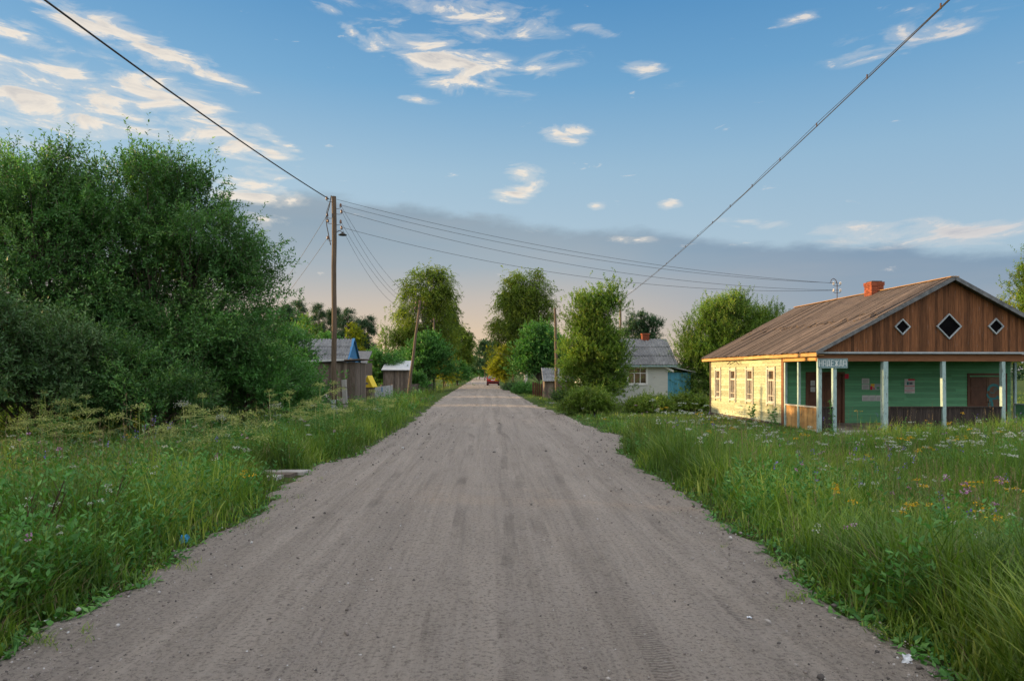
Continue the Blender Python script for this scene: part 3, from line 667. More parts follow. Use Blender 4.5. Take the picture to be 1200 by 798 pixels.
for side in (-1, 1):
    L = math.hypot(RXL - EX, RZ - EZ); ux, uz = side * (RXL - EX) / L, -(RZ - EZ) / L; nx, nz = side * (RZ - EZ) / L, (RXL - EX) / L
    Q = lambda s0, yy, h: (RXL + ux * L * s0 + nx * h, yy, RZ + uz * L * s0 + nz * h)
    mb.add([Q(0, RY0 + .05, -.02), Q(.97, RY0 + .05, -.02), Q(.97, RY1 - .05, -.02), Q(0, RY1 - .05, -.02), Q(0, RY0 + .05, .004), Q(.97, RY0 + .05, .004), Q(.97, RY1 - .05, .004), Q(0, RY1 - .05, .004)],
           [(0, 3, 2, 1), (4, 5, 6, 7), (0, 1, 5, 4), (1, 2, 6, 5), (2, 3, 7, 6), (3, 0, 4, 7)])
mb.build('roof_sheathing', M['grey_wood'], roof)
for side in (-1, 1):
    x0 = RXL + side * (RXL - EX)
    mb = MB(); y = RY0 + .02
    while y < RY1 - .05:
        e = min(RY1 - .02, y + rnd_py.uniform(2.2, 3.6)); dz = rnd_py.uniform(-.012, .012)
        mb.beam((x0 - side * .03, y, EZ - .075 + dz), (x0 - side * .03, e - .01, EZ - .075 - dz), .03, .12); y = e
    mb.box(min(x0 - side * .05, x0 - side * .30), max(x0 - side * .05, x0 - side * .30), RY0 + .05, RY1 - .05, EZ - .10, EZ - .08)
    mb.build('eave_board', M['raw_wood'], roof)
    mb = MB(); mb.beam((x0, RY0 - .015, EZ - .02), (RXL, RY0 - .015, RZ - .005), .035, .12); mb.build('barge_board', M['barge'], roof)
mb = MB(); 
for side in (-1, 1): mb.beam((RXL + side * .07, RY0 - .02, RZ + .045), (RXL + side * .07, RY1, RZ + .055), .16, .022)
mb.build('ridge_board', M['raw_wood'], roof)
mb = MB(); mb.beam((-.20, 7.25, 2.20), (-.12, 7.9, 2.05), .04, .03); mb.build('loose_board', M['grey_wood'], shop)
mb = MB(); mb.beam((-.2, 6.9, 2.24), (-.14, 6.5, 2.02), .03, .02); mb.build('loose_board', M['grey_wood'], shop)
# chimney of single bricks in courses
mb = MB(); cxl, cy, cz0 = RXL - .19, 3.9, RZ - .42
for c in range(11):
    z0 = cz0 + c * .076; o_ = (c % 2) * .12; g = .012 if c < 9 else .035
    for i in range(2):
        for (xa, xb, ya, yb) in ((-.24 - g + i * .25, -.24 + .235 + g + i * .25, -.24 - g, -.12), (-.24 - g + i * .25, -.24 + .235 + g + i * .25, .12, .24 + g), (-.24 - g, -.12, -.12 + i * .12, -.005 + i * .12), (.12, .24 + g, -.12 + i * .12, -.005 + i * .12)):
            mb.box(cxl + xa, cxl + xb, cy + ya, cy + yb, z0, z0 + .066)
mb.box(cxl - .225, cxl + .225, cy - .225, cy + .225, cz0, cz0 + 11 * .076 - .03, .1)
ch = mb.build('chimney', M['brick'], roof)
mb = MB(); mb.box(cxl - .2, cxl + .22, cy - .2, cy + .2, cz0 + .84, cz0 + .87); mb.build('chimney_cap', M['soot'], ch)

# sign with the shop's name
sx0, sz1 = on_plane(958.5, 420, -.11); sx1, sz0 = on_plane(993.5, 431.3, -.11)
sign = empty('shop_sign', (0, 0, 0), 0, 'long grey blue sign board with seven white block letters under the porch beam', 'sign')
sign.matrix_world = shop.matrix_basis if False else Matrix.Translation((BX, BY, 0)) @ Matrix.Rotation(BR, 4, 'Z') @ Matrix.Translation((sx0, -.1, sz0))
W_, H_ = sx1 - sx0, sz1 - sz0
mb = MB(); mb.box(0, W_, 0, .03, 0, H_); mb.build('board', M['sign_blue'], sign)
mb = MB()
for a in ((0, W_, H_ - .015, H_), (0, W_, 0, .015), (0, .015, .015, H_ - .015), (W_ - .015, W_, .015, H_ - .015)): mb.box(a[0], a[1], -.012, -.0005, a[2], a[3])
mb.build('border', M['post_blue'], sign)
GL = {'N': [[(0, 0), (0, 1)], [(1, 0), (1, 1)], [(0, .5), (1, .5)]], 'A': [[(0, 0), (0, 1), (1, 1), (1, 0)], [(0, .42), (1, .42)]],
      'D': [[(.15, .12), (.22, 1), (.85, 1), (.85, .12)], [(0, -.04), (0, .12), (1, .12), (1, -.04)]], 'E': [[(1, 0), (0, 0), (0, 1), (1, 1)], [(0, .5), (.85, .5)]],
      'Z': [[(.5, 0), (.5, 1)], [(0, 1), (.45, .52), (0, 0)], [(1, 1), (.55, .52), (1, 0)]]}
mb = MB(); x = .055; sc_ = H_ * .60; zb = H_ * .20
for chn, wd in (('N', 1), ('A', 1), ('D', 1), ('E', .85), ('Z', 1.35), ('D', 1), ('A', 1)):
    lw = .092 * wd
    for st in GL[chn]:
        for (p, q) in zip(st[:-1], st[1:]):
            a = Vector((x + p[0] * lw, -.006 - .001 * rnd_py.random(), zb + p[1] * sc_)); b = Vector((x + q[0] * lw, a.y, zb + q[1] * sc_)); d = (b - a).normalized() * .008
            mb.beam(a - d, b + d, .010, .020, up=(1, 0, 0) if abs(d.z) > abs(d.x) else (0, 0, 1))
    x += lw + (W_ - .10 - .092 * 7.2) / 6.2
mb.build('lettering', M['letter'], sign)

# notices on the porch wall
def notice(name, label, px0, py0, px1, py1, base, marks, cat='notice', y=YW - .044, group=None):
    x0, z1 = on_plane(px0, py0, y); x1, z0 = on_plane(px1, py1, y); w, h = x1 - x0, z1 - z0
    r = empty(name, (0, 0, 0), 0, label, cat, group); r.matrix_world = Matrix.Translation((BX, BY, 0)) @ Matrix.Rotation(BR, 4, 'Z') @ Matrix.Translation((x0, y, z0))
    q = MB(); q.box(0, w, 0, .004, 0, h); q.build('sheet', M[base], r)
    for mt, rects in marks.items():
        q = MB()
        for a, b, c, d in rects: q.box(a * w, b * w, -.0035, -.0004, c * h, d * h)
        q.build('print', M[mt], r)
lines = [(.12, .88, .1 + .13 * i, .14 + .13 * i) for i in range(6)]
notice('notice', 'upper small pale paper left of the bright coloured poster on green wall', 1010, 443.4, 1018.8, 449.6, 'paper', {'ink': lines})
notice('notice', 'lower small pale paper left of the bright coloured poster on green wall', 1010, 450.2, 1018.8, 456.5, 'paper', {'ink': lines})
notice('poster', 'small red, yellow and pale blue poster on the green porch wall', 1019.8, 449.8, 1031.8, 456.8, 'trim_pale', {'print_red': [(0, .22, 0, .62), (.3, .42, .1, .35)], 'print_yellow': [(.05, .42, .64, 1), (.24, .40, .4, .6)], 'siding_green': [(.62, .9, .12, .5)]}, 'poster')
for k in range(3):
    notice('notice', ['leftmost paper in the row of three below the coloured poster', 'middle paper in the row of three below the coloured poster', 'rightmost paper in the row of three, beside the wide post'][k],
           1010.3 + k * 8.1, 463.2, 1018 + k * 8.1, 469.8, 'paper', {'ink': lines[:5]}, group='row of three papers')
notice('poster', 'white poster with red bands and a picture, alone between two porch posts', 1060, 444, 1072, 460.8, 'paper', {'print_red': [(.34, 1, .89, 1), (0.02, .98, .47, .51), (.02, .98, .17, .21)], 'teal': [(.22, .42, .58, .80)], 'ink': [(.46, .78, .60, .78), (.15, .8, .32, .35), (.2, .7, .05, .08)]}, 'poster')
notice('warning_sign', 'small plain red plate beside the top of the double door', 989.6, 438.2, 994.6, 443.8, 'print_red', {}, 'sign')
notice('notice', 'upper white sheet pinned on the left leaf of the double door', 950, 446, 955, 452, 'paper', {'ink': lines}, y=YW - .025)
notice('notice', 'lower white sheet pinned on the left leaf of the double door', 950, 453.5, 955.3, 459, 'paper', {'ink': lines}, y=YW - .025)

# insulator mast rising behind the ridge
def insul(mb_s, mb_c, p, out, up=.16):
    """a bent steel hook with a bell insulator on it"""
    p = Vector(p); o_ = Vector(out)
    mb_s.tube([p, p + o_ * .6, p + o_ + Vector((0, 0, .03)), p + o_ + Vector((0, 0, up * .6))], .011, 5)
    q = p + o_
    mb_c.tube([q + Vector((0, 0, up * .45)), q + Vector((0, 0, up * .55)), q + Vector((0, 0, up * .7)), q + Vector((0, 0, up * .8)), q + Vector((0, 0, up * 1.1)), q + Vector((0, 0, up * 1.3))], [.052, .056, .036, .05, .042, .018], 10)
mx, my = XZ(981, 0, 32.2)[0], 32.2
mast = empty('insulator_mast', (mx, my, 4.7), 0, 'thin curved mast with four white insulators rising above the shop roof ridge', 'mast')
mb = MB(); mb.tube([(0, 0, -.1), (0, 0, 1.15), (-.06, 0, 1.33), (-.18, 0, 1.40), (-.28, 0, 1.33), (-.30, 0, 1.2)], .018, 6); mb.build('tube', M['steel'], mast)
MASTP = []
for sx in (-1, 1):
    for z in (.72, 1.05):
        q, c_ = MB(), MB(); insul(q, c_, (0, 0, z), (sx * .16, 0, 0), .15); so = q.build('bracket', M['steel'], mast); c_.build('insulator', M['ceramic_white'], so, smooth=True)
        MASTP.append(Vector((mx + sx * .16, my, 4.7 + z + .13)))

# ------------------------------------------------------------------ poles and wires
def pole(px, Y, top_py, lean_px=0, r0=.125, r1=.095, label='', group=None, ins=(), stub=False, lampy=None, sides=12, name='utility_pole'):
    X, _ = XZ(px, 0, Y); z0 = float(gz(X, Y)); zt = XZ(0, top_py, Y)[1]; lx = lean_px / F * Y
    root = empty(name, (X, Y, z0), 0, label, 'pole', group)
    mb = MB(); n = 10; base = Vector((0, 0, -.3)); tip = Vector((lx, 0, zt - z0))
    pts = [base.lerp(tip, k / n) + Vector((.012 * math.sin(k * 1.7), .01 * math.cos(k * 2.1), 0)) for k in range(n + 1)]
    mb.tube(pts, [r0 + (r1 - r0) * k / n for k in range(n + 1)], sides); mb.build('shaft', M['pole_wood'], root, smooth=False)
    heads = []
    for (py, sx, ry) in ins:
        z = XZ(0, py, Y)[1] - z0; f = z / (zt - z0); c = Vector((lx * f, 0, z)); q, c_ = MB(), MB()
        insul(q, c_, c + Vector((sx * .05, 0, 0)), (sx * .24, ry, 0), .17); so = q.build('bracket', M['steel'], root); c_.build('insulator', M['ceramic'], so, smooth=True)
        heads.append(Vector((X, Y, z0)) + c + Vector((sx * .29, ry, .15)))
    return root, heads, Vector((X + lx, Y, zt))

P1, H1, T1 = pole(391.5, 29, 230.5, 0, .115, .10, 'tall grey brown wooden pole strapped to a concrete stub beside the grey plank shed',
                  ins=((237, -1, -.1), (256, -1, .0), (245, 1, -.05), (251, 1, .12), (264, 1, -.05), (270, 1, .12), (262, -1, .12), (282, -1, .1)), sides=14)
z0 = P1.location.z
mb = MB(); mb.beam((.55, -.06, -.3), (.43, -.06, XZ(0, 445, 29)[1] - z0), .18, .22, up=(0, 1, 0)); stub = mb.build('concrete_stub', M['concrete'], P1, bevel=.01)
mb = MB()
for zz in (1.45, .75):
    mb.tube([(-.14, -.02, zz), (-.1, -.16, zz), (.1, -.17, zz), (.55, -.19, zz), (.60, 0, zz), (.55, .12, zz), (0, .15, zz), (-.13, .08, zz), (-.14, -.02, zz)], .014, 5)
mb.build('wire_strap', M['steel'], stub)
mb = MB(); mb.box(-.10, .10, -.155, -.125, .52, .92); mb.build('number_plate', M['trim_pale'], P1)
zl = XZ(0, 274, 29)[1] - z0
mb = MB(); mb.tube([(.1, 0, zl + .05), (.25, -.05, zl + .12), (.38, -.08, zl + .02)], .014, 6); lm = mb.build('lamp_bracket', M['steel'], P1)
mb = MB(); mb.tube([(.38, -.08, zl + .06), (.38, -.08, zl), (.38, -.08, zl - .06), (.38, -.08, zl - .09)], [.035, .06, .18, .17], 12); mb.build('lamp_shade', M['soot'], lm)
mb = MB(); mb.tube([(-.10, -.09, zl + 1.6), (-.18, -.12, zl + 1.1), (-.32, -.1, zl + .65), (-.28, -.12, zl + .3), (-.12, -.11, zl - .5)], .02, 5); mb.tube([(-.11, -.1, zl + 1.45), (-.3, -.1, zl + .9), (-.25, -.1, zl + .5)], .012, 5)
mb.build('jumper_cable', M['wire'], P1)

P2, H2, T2 = pole(477, 50, 352, 15.5, .115, .085, 'slanting dark wooden pole at the end of the grey sheet fence', ins=((357, -1, 0), (357, 1, 0), (363, -1, 0), (363, 1, 0)))
pole(508.5, 66, 373, 0, .12, .09, 'slim upright wooden pole in front of the tall left birch', ins=((378, -1, 0), (378, 1, 0)))
pole(521.5, 88, 392, 2.0, .13, .1, 'first of the two far poles left of the road, leaning right', ins=((397, 1, 0),))
pole(530, 104, 403, 1, .13, .1, 'second of the two far poles left of the road, nearer the road end')
P5, H5, T5 = pole(652.5, 48, 361, -2.0, .12, .085, 'grey brown pole with a pale lit side right of the road before the green tree', ins=((370, 1, 0), (378, 1, 0)))
pole(601.5, 84, 418, 0, .09, .08, 'short pale post beside the yellow shrub right of the road')

def wire(name, label, a, b, sag, r=.008, cat='wire', group=None, n=36, twist=False):
    a, b = Vector(a), Vector(b); pts = [a.lerp(b, k / n) - Vector((0, 0, 4 * sag * (k / n) * (1 - k / n))) for k in range(n + 1)]
    mb = MB(); mb.tube(pts, r, 6 if r > .012 else 4, .5)
    o = mb.build(name, M['wire'], smooth=True)
    if not twist: link_props(o, label, cat, group); return o
    root = empty(name, a, 0, label, cat, group); o.name = 'carrier'; o.parent = root; o.matrix_parent_inverse = Matrix.Identity(4); o.location = -a
    mb = MB(); N_ = n * 8
    def at(f): return a.lerp(b, f) - Vector((0, 0, 4 * sag * f * (1 - f))) - a
    mb.tube([at(k / N_) + Vector((.008 * math.cos(k * .3), .008 * math.cos(k * .3), .045 + .018 * math.sin(k * .11) + .010 * math.sin(k * .37))) for k in range(N_ + 1)], r * .5, 5, .5); mb.build('slack_cable', M['wire'], root, smooth=True)
    L = (b - a).length; k = 0
    while k * 2.3 < L:
        p = at(k * 2.3 / L); q = MB(); q.box(p.x - .008, p.x + .008, p.y - .010, p.y + .010, p.z - .012, p.z + .075); q.build('tie', M['steel'], root); k += 1
    return root
def link_props(o, label, cat, group):
    o['label'] = label; o['category'] = cat
    if group: o['group'] = group

# pole behind the camera that carries the thick cable on the left, pole beyond the frame on the right
PB, HB, TB = pole(0, 29, 231, 0, .13, .1, 'wooden pole on the left verge behind the viewer', ins=())
PB.location = (-9.9, -6.5, float(gz(-9.9, -6.5)))
PR, HR, TR = pole(0, 29, 262, 0, .13, .1, 'wooden pole on the right verge behind the viewer', ins=())
PR.location = (4.7, -11.5, float(gz(4.7, -11.5)))
PH, HH, TH = pole(727, 53.5, 352, 0, .1, .08, 'wooden pole hidden behind the tree in front of the white house', ins=())
wire('thick_cable', 'thick black cable from the tall left pole up to the top left of the sky', (H1[0].x + .1, H1[0].y, H1[0].z - .05), (-9.85, -6.5, T1.z + .0), .55, .021, 'cable')
wire('tied_cable', 'thick cable with a slack line tied under the sky on the right side', (TH.x, TH.y, TH.z), (4.75, -11.5, 7.6), .62, .011, 'cable', twist=True, n=40)
names4 = ['topmost', 'second highest', 'second lowest', 'lowest']
tgt = sorted(MASTP, key=lambda p: -p.z); tgt = [tgt[0], tgt[1], tgt[2], tgt[3]]
for k, st in enumerate((T1 + Vector((.1, 0, -.12)), H1[2], H1[3], H1[5])):
    wire('power_line', names4[k] + ' of four thin wires from the tall left pole to the roof mast', st, tgt[k], .55 + .1 * k, .0075, group='four thin wires over the road')
for k, (st, en) in enumerate(((H1[2], H2[1]), (H1[3], H2[0]), (H1[4], H2[3]), (H1[5], H2[2]))):
    wire('power_line', names4[k] + ' of four thin wires falling from the tall pole towards the slanting pole', st, en, .85 + .12 * k, .0075, group='wires along the left roadside')
PS, HS, TS = pole(304, 34, 376, 0, .09, .08, 'short post among the willows behind the tall pole', ins=())
wire('power_line', 'upper of two thin wires falling left from the tall pole behind the willow', H1[1], TS + Vector((-.1, 0, 0)), .12, .0075)
wire('power_line', 'lower of two thin wires falling left from the tall pole behind the willow', H1[7], TS + Vector((.1, 0, -.25)), .12, .0075)
# ------------------------------------------------------------------ houses and sheds
def corrugated(mb, O, along, down, L, D, period=.19, amp=.025, rows=3, thick=.012):
    """sheet roof: O ridge corner, unit vectors along the ridge and down the slope"""
    al, dn = Vector(along).normalized(), Vector(down).normalized(); n = al.cross(dn)
    if n.z < 0: n = -n
    nseg = int(L / period) * 6
    for r_ in range(rows):
        d0, d1 = D * r_ / rows - (.06 if r_ else 0), D * (r_ + 1) / rows; lift0, lift1 = .0, .035
        vs = []; fs = []
        for i in range(nseg + 1):
            x = L * i / nseg; w = amp * math.sin(2 * math.pi * x / period)
            for d, lf in ((d0, lift0), (d1, lift1)):
                p = Vector(O) + al * x + dn * d + n * (w + lf); vs.append(p)
        m_ = len(vs)
        vs += [v - n * thick for v in vs]
        for i in range(nseg):
            a = 2 * i; fs += [(a, a + 1, a + 3, a + 2), (m_ + a, m_ + a + 2, m_ + a + 3, m_ + a + 1), (a + 1, m_ + a + 1, m_ + a + 3, a + 3)]
        # sheet by sheet tint
        b = len(mb.v); mb.v += [tuple(v) for v in vs]
        per = 6 * 6
        tint = [rnd_py.random() for _ in range(nseg // per + 2)]
        for k, f in enumerate(fs): mb.f.append(tuple(b + i for i in f)); mb.r.append(tint[(k // 3) // per])

# white house with slate roof on the right
def house_window(par, x0, x1, z0, z1, y, trim, out=-1, cols=3, rows=2):
    w = MB(); e = .11
    for a in ((x0 - e, x0, z0 - e, z1 + e), (x1, x1 + e, z0 - e, z1 + e), (x0, x1, z1, z1 + e), (x0, x1, z0 - e, z0)): w.box(a[0], a[1], y - .05, y + .01, a[2], a[3])
    f = w.build('window', M[trim], par, bevel=.004)
    w = MB()
    for k in range(cols + 1): xx = x0 + (x1 - x0) * k / cols; w.box(max(x0, xx - .022), min(x1, xx + .022), y - .03, y - .004, z0, z1)
    for k in range(rows + 1): zz = z0 + (z1 - z0) * (k / rows) ** .6; w.box(x0 + .024, x1 - .024, y - .027, y - .006, max(z0, zz - .02), min(z1, zz + .02))
    w.build('sash', M[trim], f)
    w = MB(); w.box(x0, x1, y - .0035, y - .001, z0, z1); w.build('pane', M['pane'], f)
wh = empty('white_house', (7.0, 42, -.42), 0, 'low whitewashed house with grey slate roof half hidden behind roadside trees', 'house')
wl = 11.05 - 7.0
mb = MB(); mb.box(-1.1, 4.05, 0, 4.6, 0, 2.72); mb.build('wall', M['siding_white'], wh)
mb = MB(); ez, rz = 2.72, 4.28; D_ = math.hypot(2.75, rz - ez + .25)
corrugated(mb, (-1.4, 2.3, rz), (1, 0, 0), (0, -2.75, -(rz - ez) - .14), 5.95, D_)
corrugated(mb, (-1.4, 2.3, rz), (1, 0, 0), (0, 2.75, -(rz - ez) - .14), 5.95, D_)
rf = mb.build('roof', M['slate'], wh)
mb = MB(); mb.box(-1.4, 4.5, -.46, -.42, 2.44, 2.56); mb.build('fascia', M['post_blue'], rf)
mb = MB(); mb.box(2.97 - .0, 3.42, 2.1, 2.5, 4.0, 4.55); mb.box(2.93, 3.46, 2.06, 2.54, 4.55, 4.62); mb.build('chimney', M['brick'], rf, bevel=.01)
mb = MB(); mb.prism([(.05, 2.6), (4.6 - .05, 2.6), (2.3, rz - .08)], .06, 'x', 4.0); mb.prism([(.05, 2.6), (4.6 - .05, 2.6), (2.3, rz - .08)], .06, 'x', -1.1); mb.build('gable', M['grey_wood'], wh)
house_window(wh, 8.62 - 7 , 9.72 - 7, 1.98 - .55 + .0, 2.38, 0, 'white_trim')
mb = MB(); mb.box(-1.1, 4.05, -.045, 0, .0, .25); mb.build('plinth', M['concrete'], wh)
an = MB(); vboards(an, 4.06, 5.5, .15, K(0), K(2.1), .13, 'x'); ao = an.build('entrance_porch', M['porch_blue'], wh)
mb = MB(); mb.box(4.06, 5.5, .18, 2.2, 0, 2.08); mb.build('porch_core', M['grey_wood'], ao)
mb = MB(); mb.beam((3.6, -.15, 2.56), (4.35, -.15, 2.18), .06, .12, up=(0, 0, 1)); mb.build('porch_rail', M['white_trim'], ao)
mb = MB(); mb.add([(3.85, -.25, 2.5), (5.7, -.25, 2.1), (5.7, 2.4, 2.1), (3.85, 2.4, 2.5), (3.85, -.25, 2.55), (5.7, -.25, 2.15), (5.7, 2.4, 2.15), (3.85, 2.4, 2.55)], [(0, 3, 2, 1), (4, 5, 6, 7), (0, 1, 5, 4), (1, 2, 6, 5), (2, 3, 7, 6), (3, 0, 4, 7)]); mb.build('porch_roof', M['tin'], ao)

# small grey shed and brown fence behind the right pole
X0 = XZ(638, 0, 52)[0]
sd = empty('garden_shed', (X0, 52, -.4), 0, 'small shed with grey corrugated roof behind the pole right of the road', 'shed')
mb = MB(); vboards(mb, 0, 2.2, 0, K(0), K(1.35), .14, 'x'); mb.box(0, 2.2, .03, 2.2, 0, 1.4); mb.build('wall', M['grey_wood'], sd)
mb = MB(); corrugated(mb, (-.15, 1.3, 2.45), (1, 0, 0), (0, -1.6, -1.05), 2.5, 1.9, .2, .025, 2); corrugated(mb, (-.15, 1.3, 2.45), (1, 0, 0), (0, 1.3, -1.0), 2.5, 1.6, .2, .025, 2); mb.build('roof', M['slate'], sd)
X0 = XZ(624, 0, 54)[0]
bf = empty('board_fence', (X0, 54, -.4), 0, 'low dark brown board fence below the green tree right of the road', 'fence')
mb = MB(); vboards(mb, 0, 2.4, 0, K(0), lambda x: 1.25 + .08 * math.sin(x * 7), .16, 'x', gapw=.03); mb.build('boards', M['door_brown'], bf)
for x in (0, 1.2, 2.3): mb = MB(); mb.box(x, x + .1, .03, .13, -.2, 1.35); mb.build('fence_post', M['grey_wood'], bf)

# left: plank shed, slate roofed house with blue gable, second roof
hl = empty('slate_roof_house', (-9.0, 43.5, -.45), 0, 'low house with grey slate roof and bright blue gable behind the plank shed', 'house')
mb = MB(); mb.box(-6.5, -.08, .15, 4.3, 0, 2.85); mb.build('wall', M['grey_wood'], hl)
mb = MB(); e_, r_ = 2.86, 4.38
corrugated(mb, (-6.8, 2.2, r_), (1, 0, 0), (0, -2.45, e_ - r_ - .15), 6.8, math.hypot(2.45, r_ - e_ + .15)); corrugated(mb, (-6.8, 2.2, r_), (1, 0, 0), (0, 2.45, e_ - r_ - .15), 6.8, math.hypot(2.45, r_ - e_ + .15)); rf = mb.build('roof', M['slate'], hl)
mb = MB(); mb.prism([(.3, e_ - .1), (4.1, e_ - .1), (2.2, r_ - .1)], .05, 'x', -.07); mb.build('gable', M['sky_blue'], hl)
mb = MB(); mb.beam((.01, -.1, e_ - .15), (.01, 2.2, r_ + .02), .04, .16, up=(1, 0, 0)); mb.beam((.01, 4.5, e_ - .15), (.01, 2.2, r_ + .02), .04, .16, up=(1, 0, 0)); mb.build('barge_board', M['sky_blue'], rf)
mb = MB(); mb.box(-.015, .012, .75, 1.7, e_ - .08, e_ + .22); mb.build('gable_window', M['trim_pale'], hl)
cx_ = XZ(348.5, 0, 45.7)[0] + 9.0
mb = MB(); mb.tube([(cx_, 2.2, 4.3), (cx_, 2.2, 5.15)], .09, 8); mb.build('stove_pipe', M['steel'], rf)

h2 = empty('far_house', (-9.5, 52, -.45), 0, 'dark roofed house showing just behind the blue gable', 'house')
mb = MB(); mb.box(-3.4, .0, 0, 4, 0, 2.9); mb.build('wall', M['grey_wood'], h2)
mb = MB(); mb.add([(-3.7, -.3, 2.75), (.3, -.3, 2.75), (.3, 2.2, 3.75), (-3.7, 2.2, 3.75), (-3.7, -.3, 2.83), (.3, -.3, 2.83), (.3, 2.2, 3.83), (-3.7, 2.2, 3.83)], [(0, 3, 2, 1), (4, 5, 6, 7), (0, 1, 5, 4), (1, 2, 6, 5), (2, 3, 7, 6), (3, 0, 4, 7)]); mb.build('roof', M['slate'], h2)

ps = empty('plank_shed', (-9.85, 38, -.45), 0, 'grey weathered plank shed with flat tin edged roof behind the tall pole', 'shed')
mb = MB(); vboards(mb, 0, 2.45, 0, K(-.1), lambda x: 2.62 + .045 * x, .17, 'x', jog=.02); vboards(mb, .02, 3.4, 2.42, K(-.1), K(2.7), .17, 'y', jog=.015); mb.build('wall', M['grey_wood'], ps)
mb = MB(); mb.box(.05, 2.4, .04, 3.4, -.1, 2.6); mb.build('wall_core', M['grey_wood'], ps)
mb = MB(); mb.add([(-.9, -.3, 2.64), (2.8, -.3, 2.83), (2.8, 3.7, 2.86), (-.9, 3.7, 2.66), (-.9, -.3, 2.70), (2.8, -.3, 2.89), (2.8, 3.7, 2.92), (-.9, 3.7, 2.72)], [(0, 3, 2, 1), (4, 5, 6, 7), (0, 1, 5, 4), (1, 2, 6, 5), (2, 3, 7, 6), (3, 0, 4, 7)])
rf = mb.build('roof', M['roof_board'], ps)
mb = MB(); mb.beam((-.9, -.32, 2.70), (1.9, -.32, 2.83), .03, .11); mb.build('tin_edge', M['tin'], rf)

# yellow roofed well house
wx, _ = XZ(434.5, 0, 43)
wl_ = empty('well_house', (wx - .1, 43, -.25), R(-12), 'little well house with bright yellow pitched roof edge beside the plank shed', 'well house')
mb = MB(); mb.box(-.26, .26, -.3, .5, -.1, 1.35); mb.build('housing', M['grey_wood'], wl_)
mb = MB(); mb.prism([(-.45, 1.25), (-.02, 2.12), (.04, 2.08), (-.38, 1.20)], 1.0, 'y', -.42); mb.prism([(.45, 1.25), (.02, 2.12), (-.04, 2.08), (.38, 1.20)], 1.0, 'y', -.42); mb.build('roof', M['yellow_paint'], wl_)
mb = MB(); mb.prism([(-.40, 1.22), (.36, 1.22), (0, 1.98)], .04, 'y', -.36); mb.build('gable', M['yellow_paint'], wl_)
mb = MB(); mb.prism([(-.20, 1.48), (-.02, 1.42), (.10, 1.52), (-.06, 1.62)], .012, 'y', -.374); mb.build('painted_mark', M['ink'], wl_)
mb = MB(); mb.beam((-.45, -.44, 1.22), (.0, -.44, 2.12), .02, .07, up=(0, 1, 0)); mb.build('barge_board', M['white_trim'], wl_)
wl_.scale = (.82, .82, .82)

# tin roofed shed and grey sheet fence
X0 = XZ(449, 0, 56)[0]
ts = empty('tin_roof_shed', (X0, 56, -.42), 0, 'small brown plank shed with pale tin roof behind the grey sheet fence', 'shed')
w_ = 2.05
mb = MB(); vboards(mb, 0, w_, 0, K(0), K(2.30), .17, 'x', jog=.015); vboards(mb, .05, 2.6, w_, K(0), K(2.3), .17, 'y'); mb.build('wall', M['grey_wood'], ts)
mb = MB(); mb.box(.04, w_ - .03, .04, 2.5, 0, 2.3); mb.build('wall_core', M['grey_wood'], ts)
mb = MB(); mb.add([(-.1, -.3, 2.28), (w_ + .2, -.3, 2.28), (w_ + .2, 2.4, 3.05), (-.1, 2.4, 3.05), (-.1, -.3, 2.34), (w_ + .2, -.3, 2.34), (w_ + .2, 2.4, 3.11), (-.1, 2.4, 3.11)], [(0, 3, 2, 1), (4, 5, 6, 7), (0, 1, 5, 4), (1, 2, 6, 5), (2, 3, 7, 6), (3, 0, 4, 7)]); mb.build('roof', M['tin'], ts)
sf = empty('sheet_fence', (XZ(435, 0, 48)[0], 48, -.42), 0, 'pale grey sheet fence with a small blue patch below the tin roofed shed', 'fence')
mb = MB(); a0 = 0; L_ = XZ(478, 0, 51.5)[0] - XZ(435, 0, 48)[0]
vboards(mb, 0, L_, 0, K(0), lambda x: 1.02 + .12 * x / L_ * 1.5, .42, 'x', t=.02, jog=.01); f1 = mb.build('sheets', M['fence_grey'], sf)
mb = MB(); mb.box(1.0, 1.09, -.03, -.014, .72, 1.05); mb.build('blue_patch', M['sky_blue'], sf)
for x in (0, L_ / 2, L_): mb = MB(); mb.box(x - .05, x + .05, .03, .13, -.1, 1.25); mb.build('fence_post', M['grey_wood'], sf)
sf.rotation_euler = (0, 0, math.atan2(3.0, L_))
pf = empty('picket_fence', (XZ(481, 0, 56)[0], 56, -.42), math.atan2(14, 1.0), 'low grey picket fence running away behind the slanting pole', 'fence')
mb = MB(); vboards(mb, 0, 14, 0, K(0), lambda x: 1.1 + .05 * math.sin(x * 9), .12, 'x', gapw=.05); mb.build('pickets', M['grey_wood'], pf)
mb = MB(); mb.box(0, 14, .03, .08, .8, .88); mb.box(0, 14, .03, .08, .25, .33); mb.build('rails', M['grey_wood'], pf)

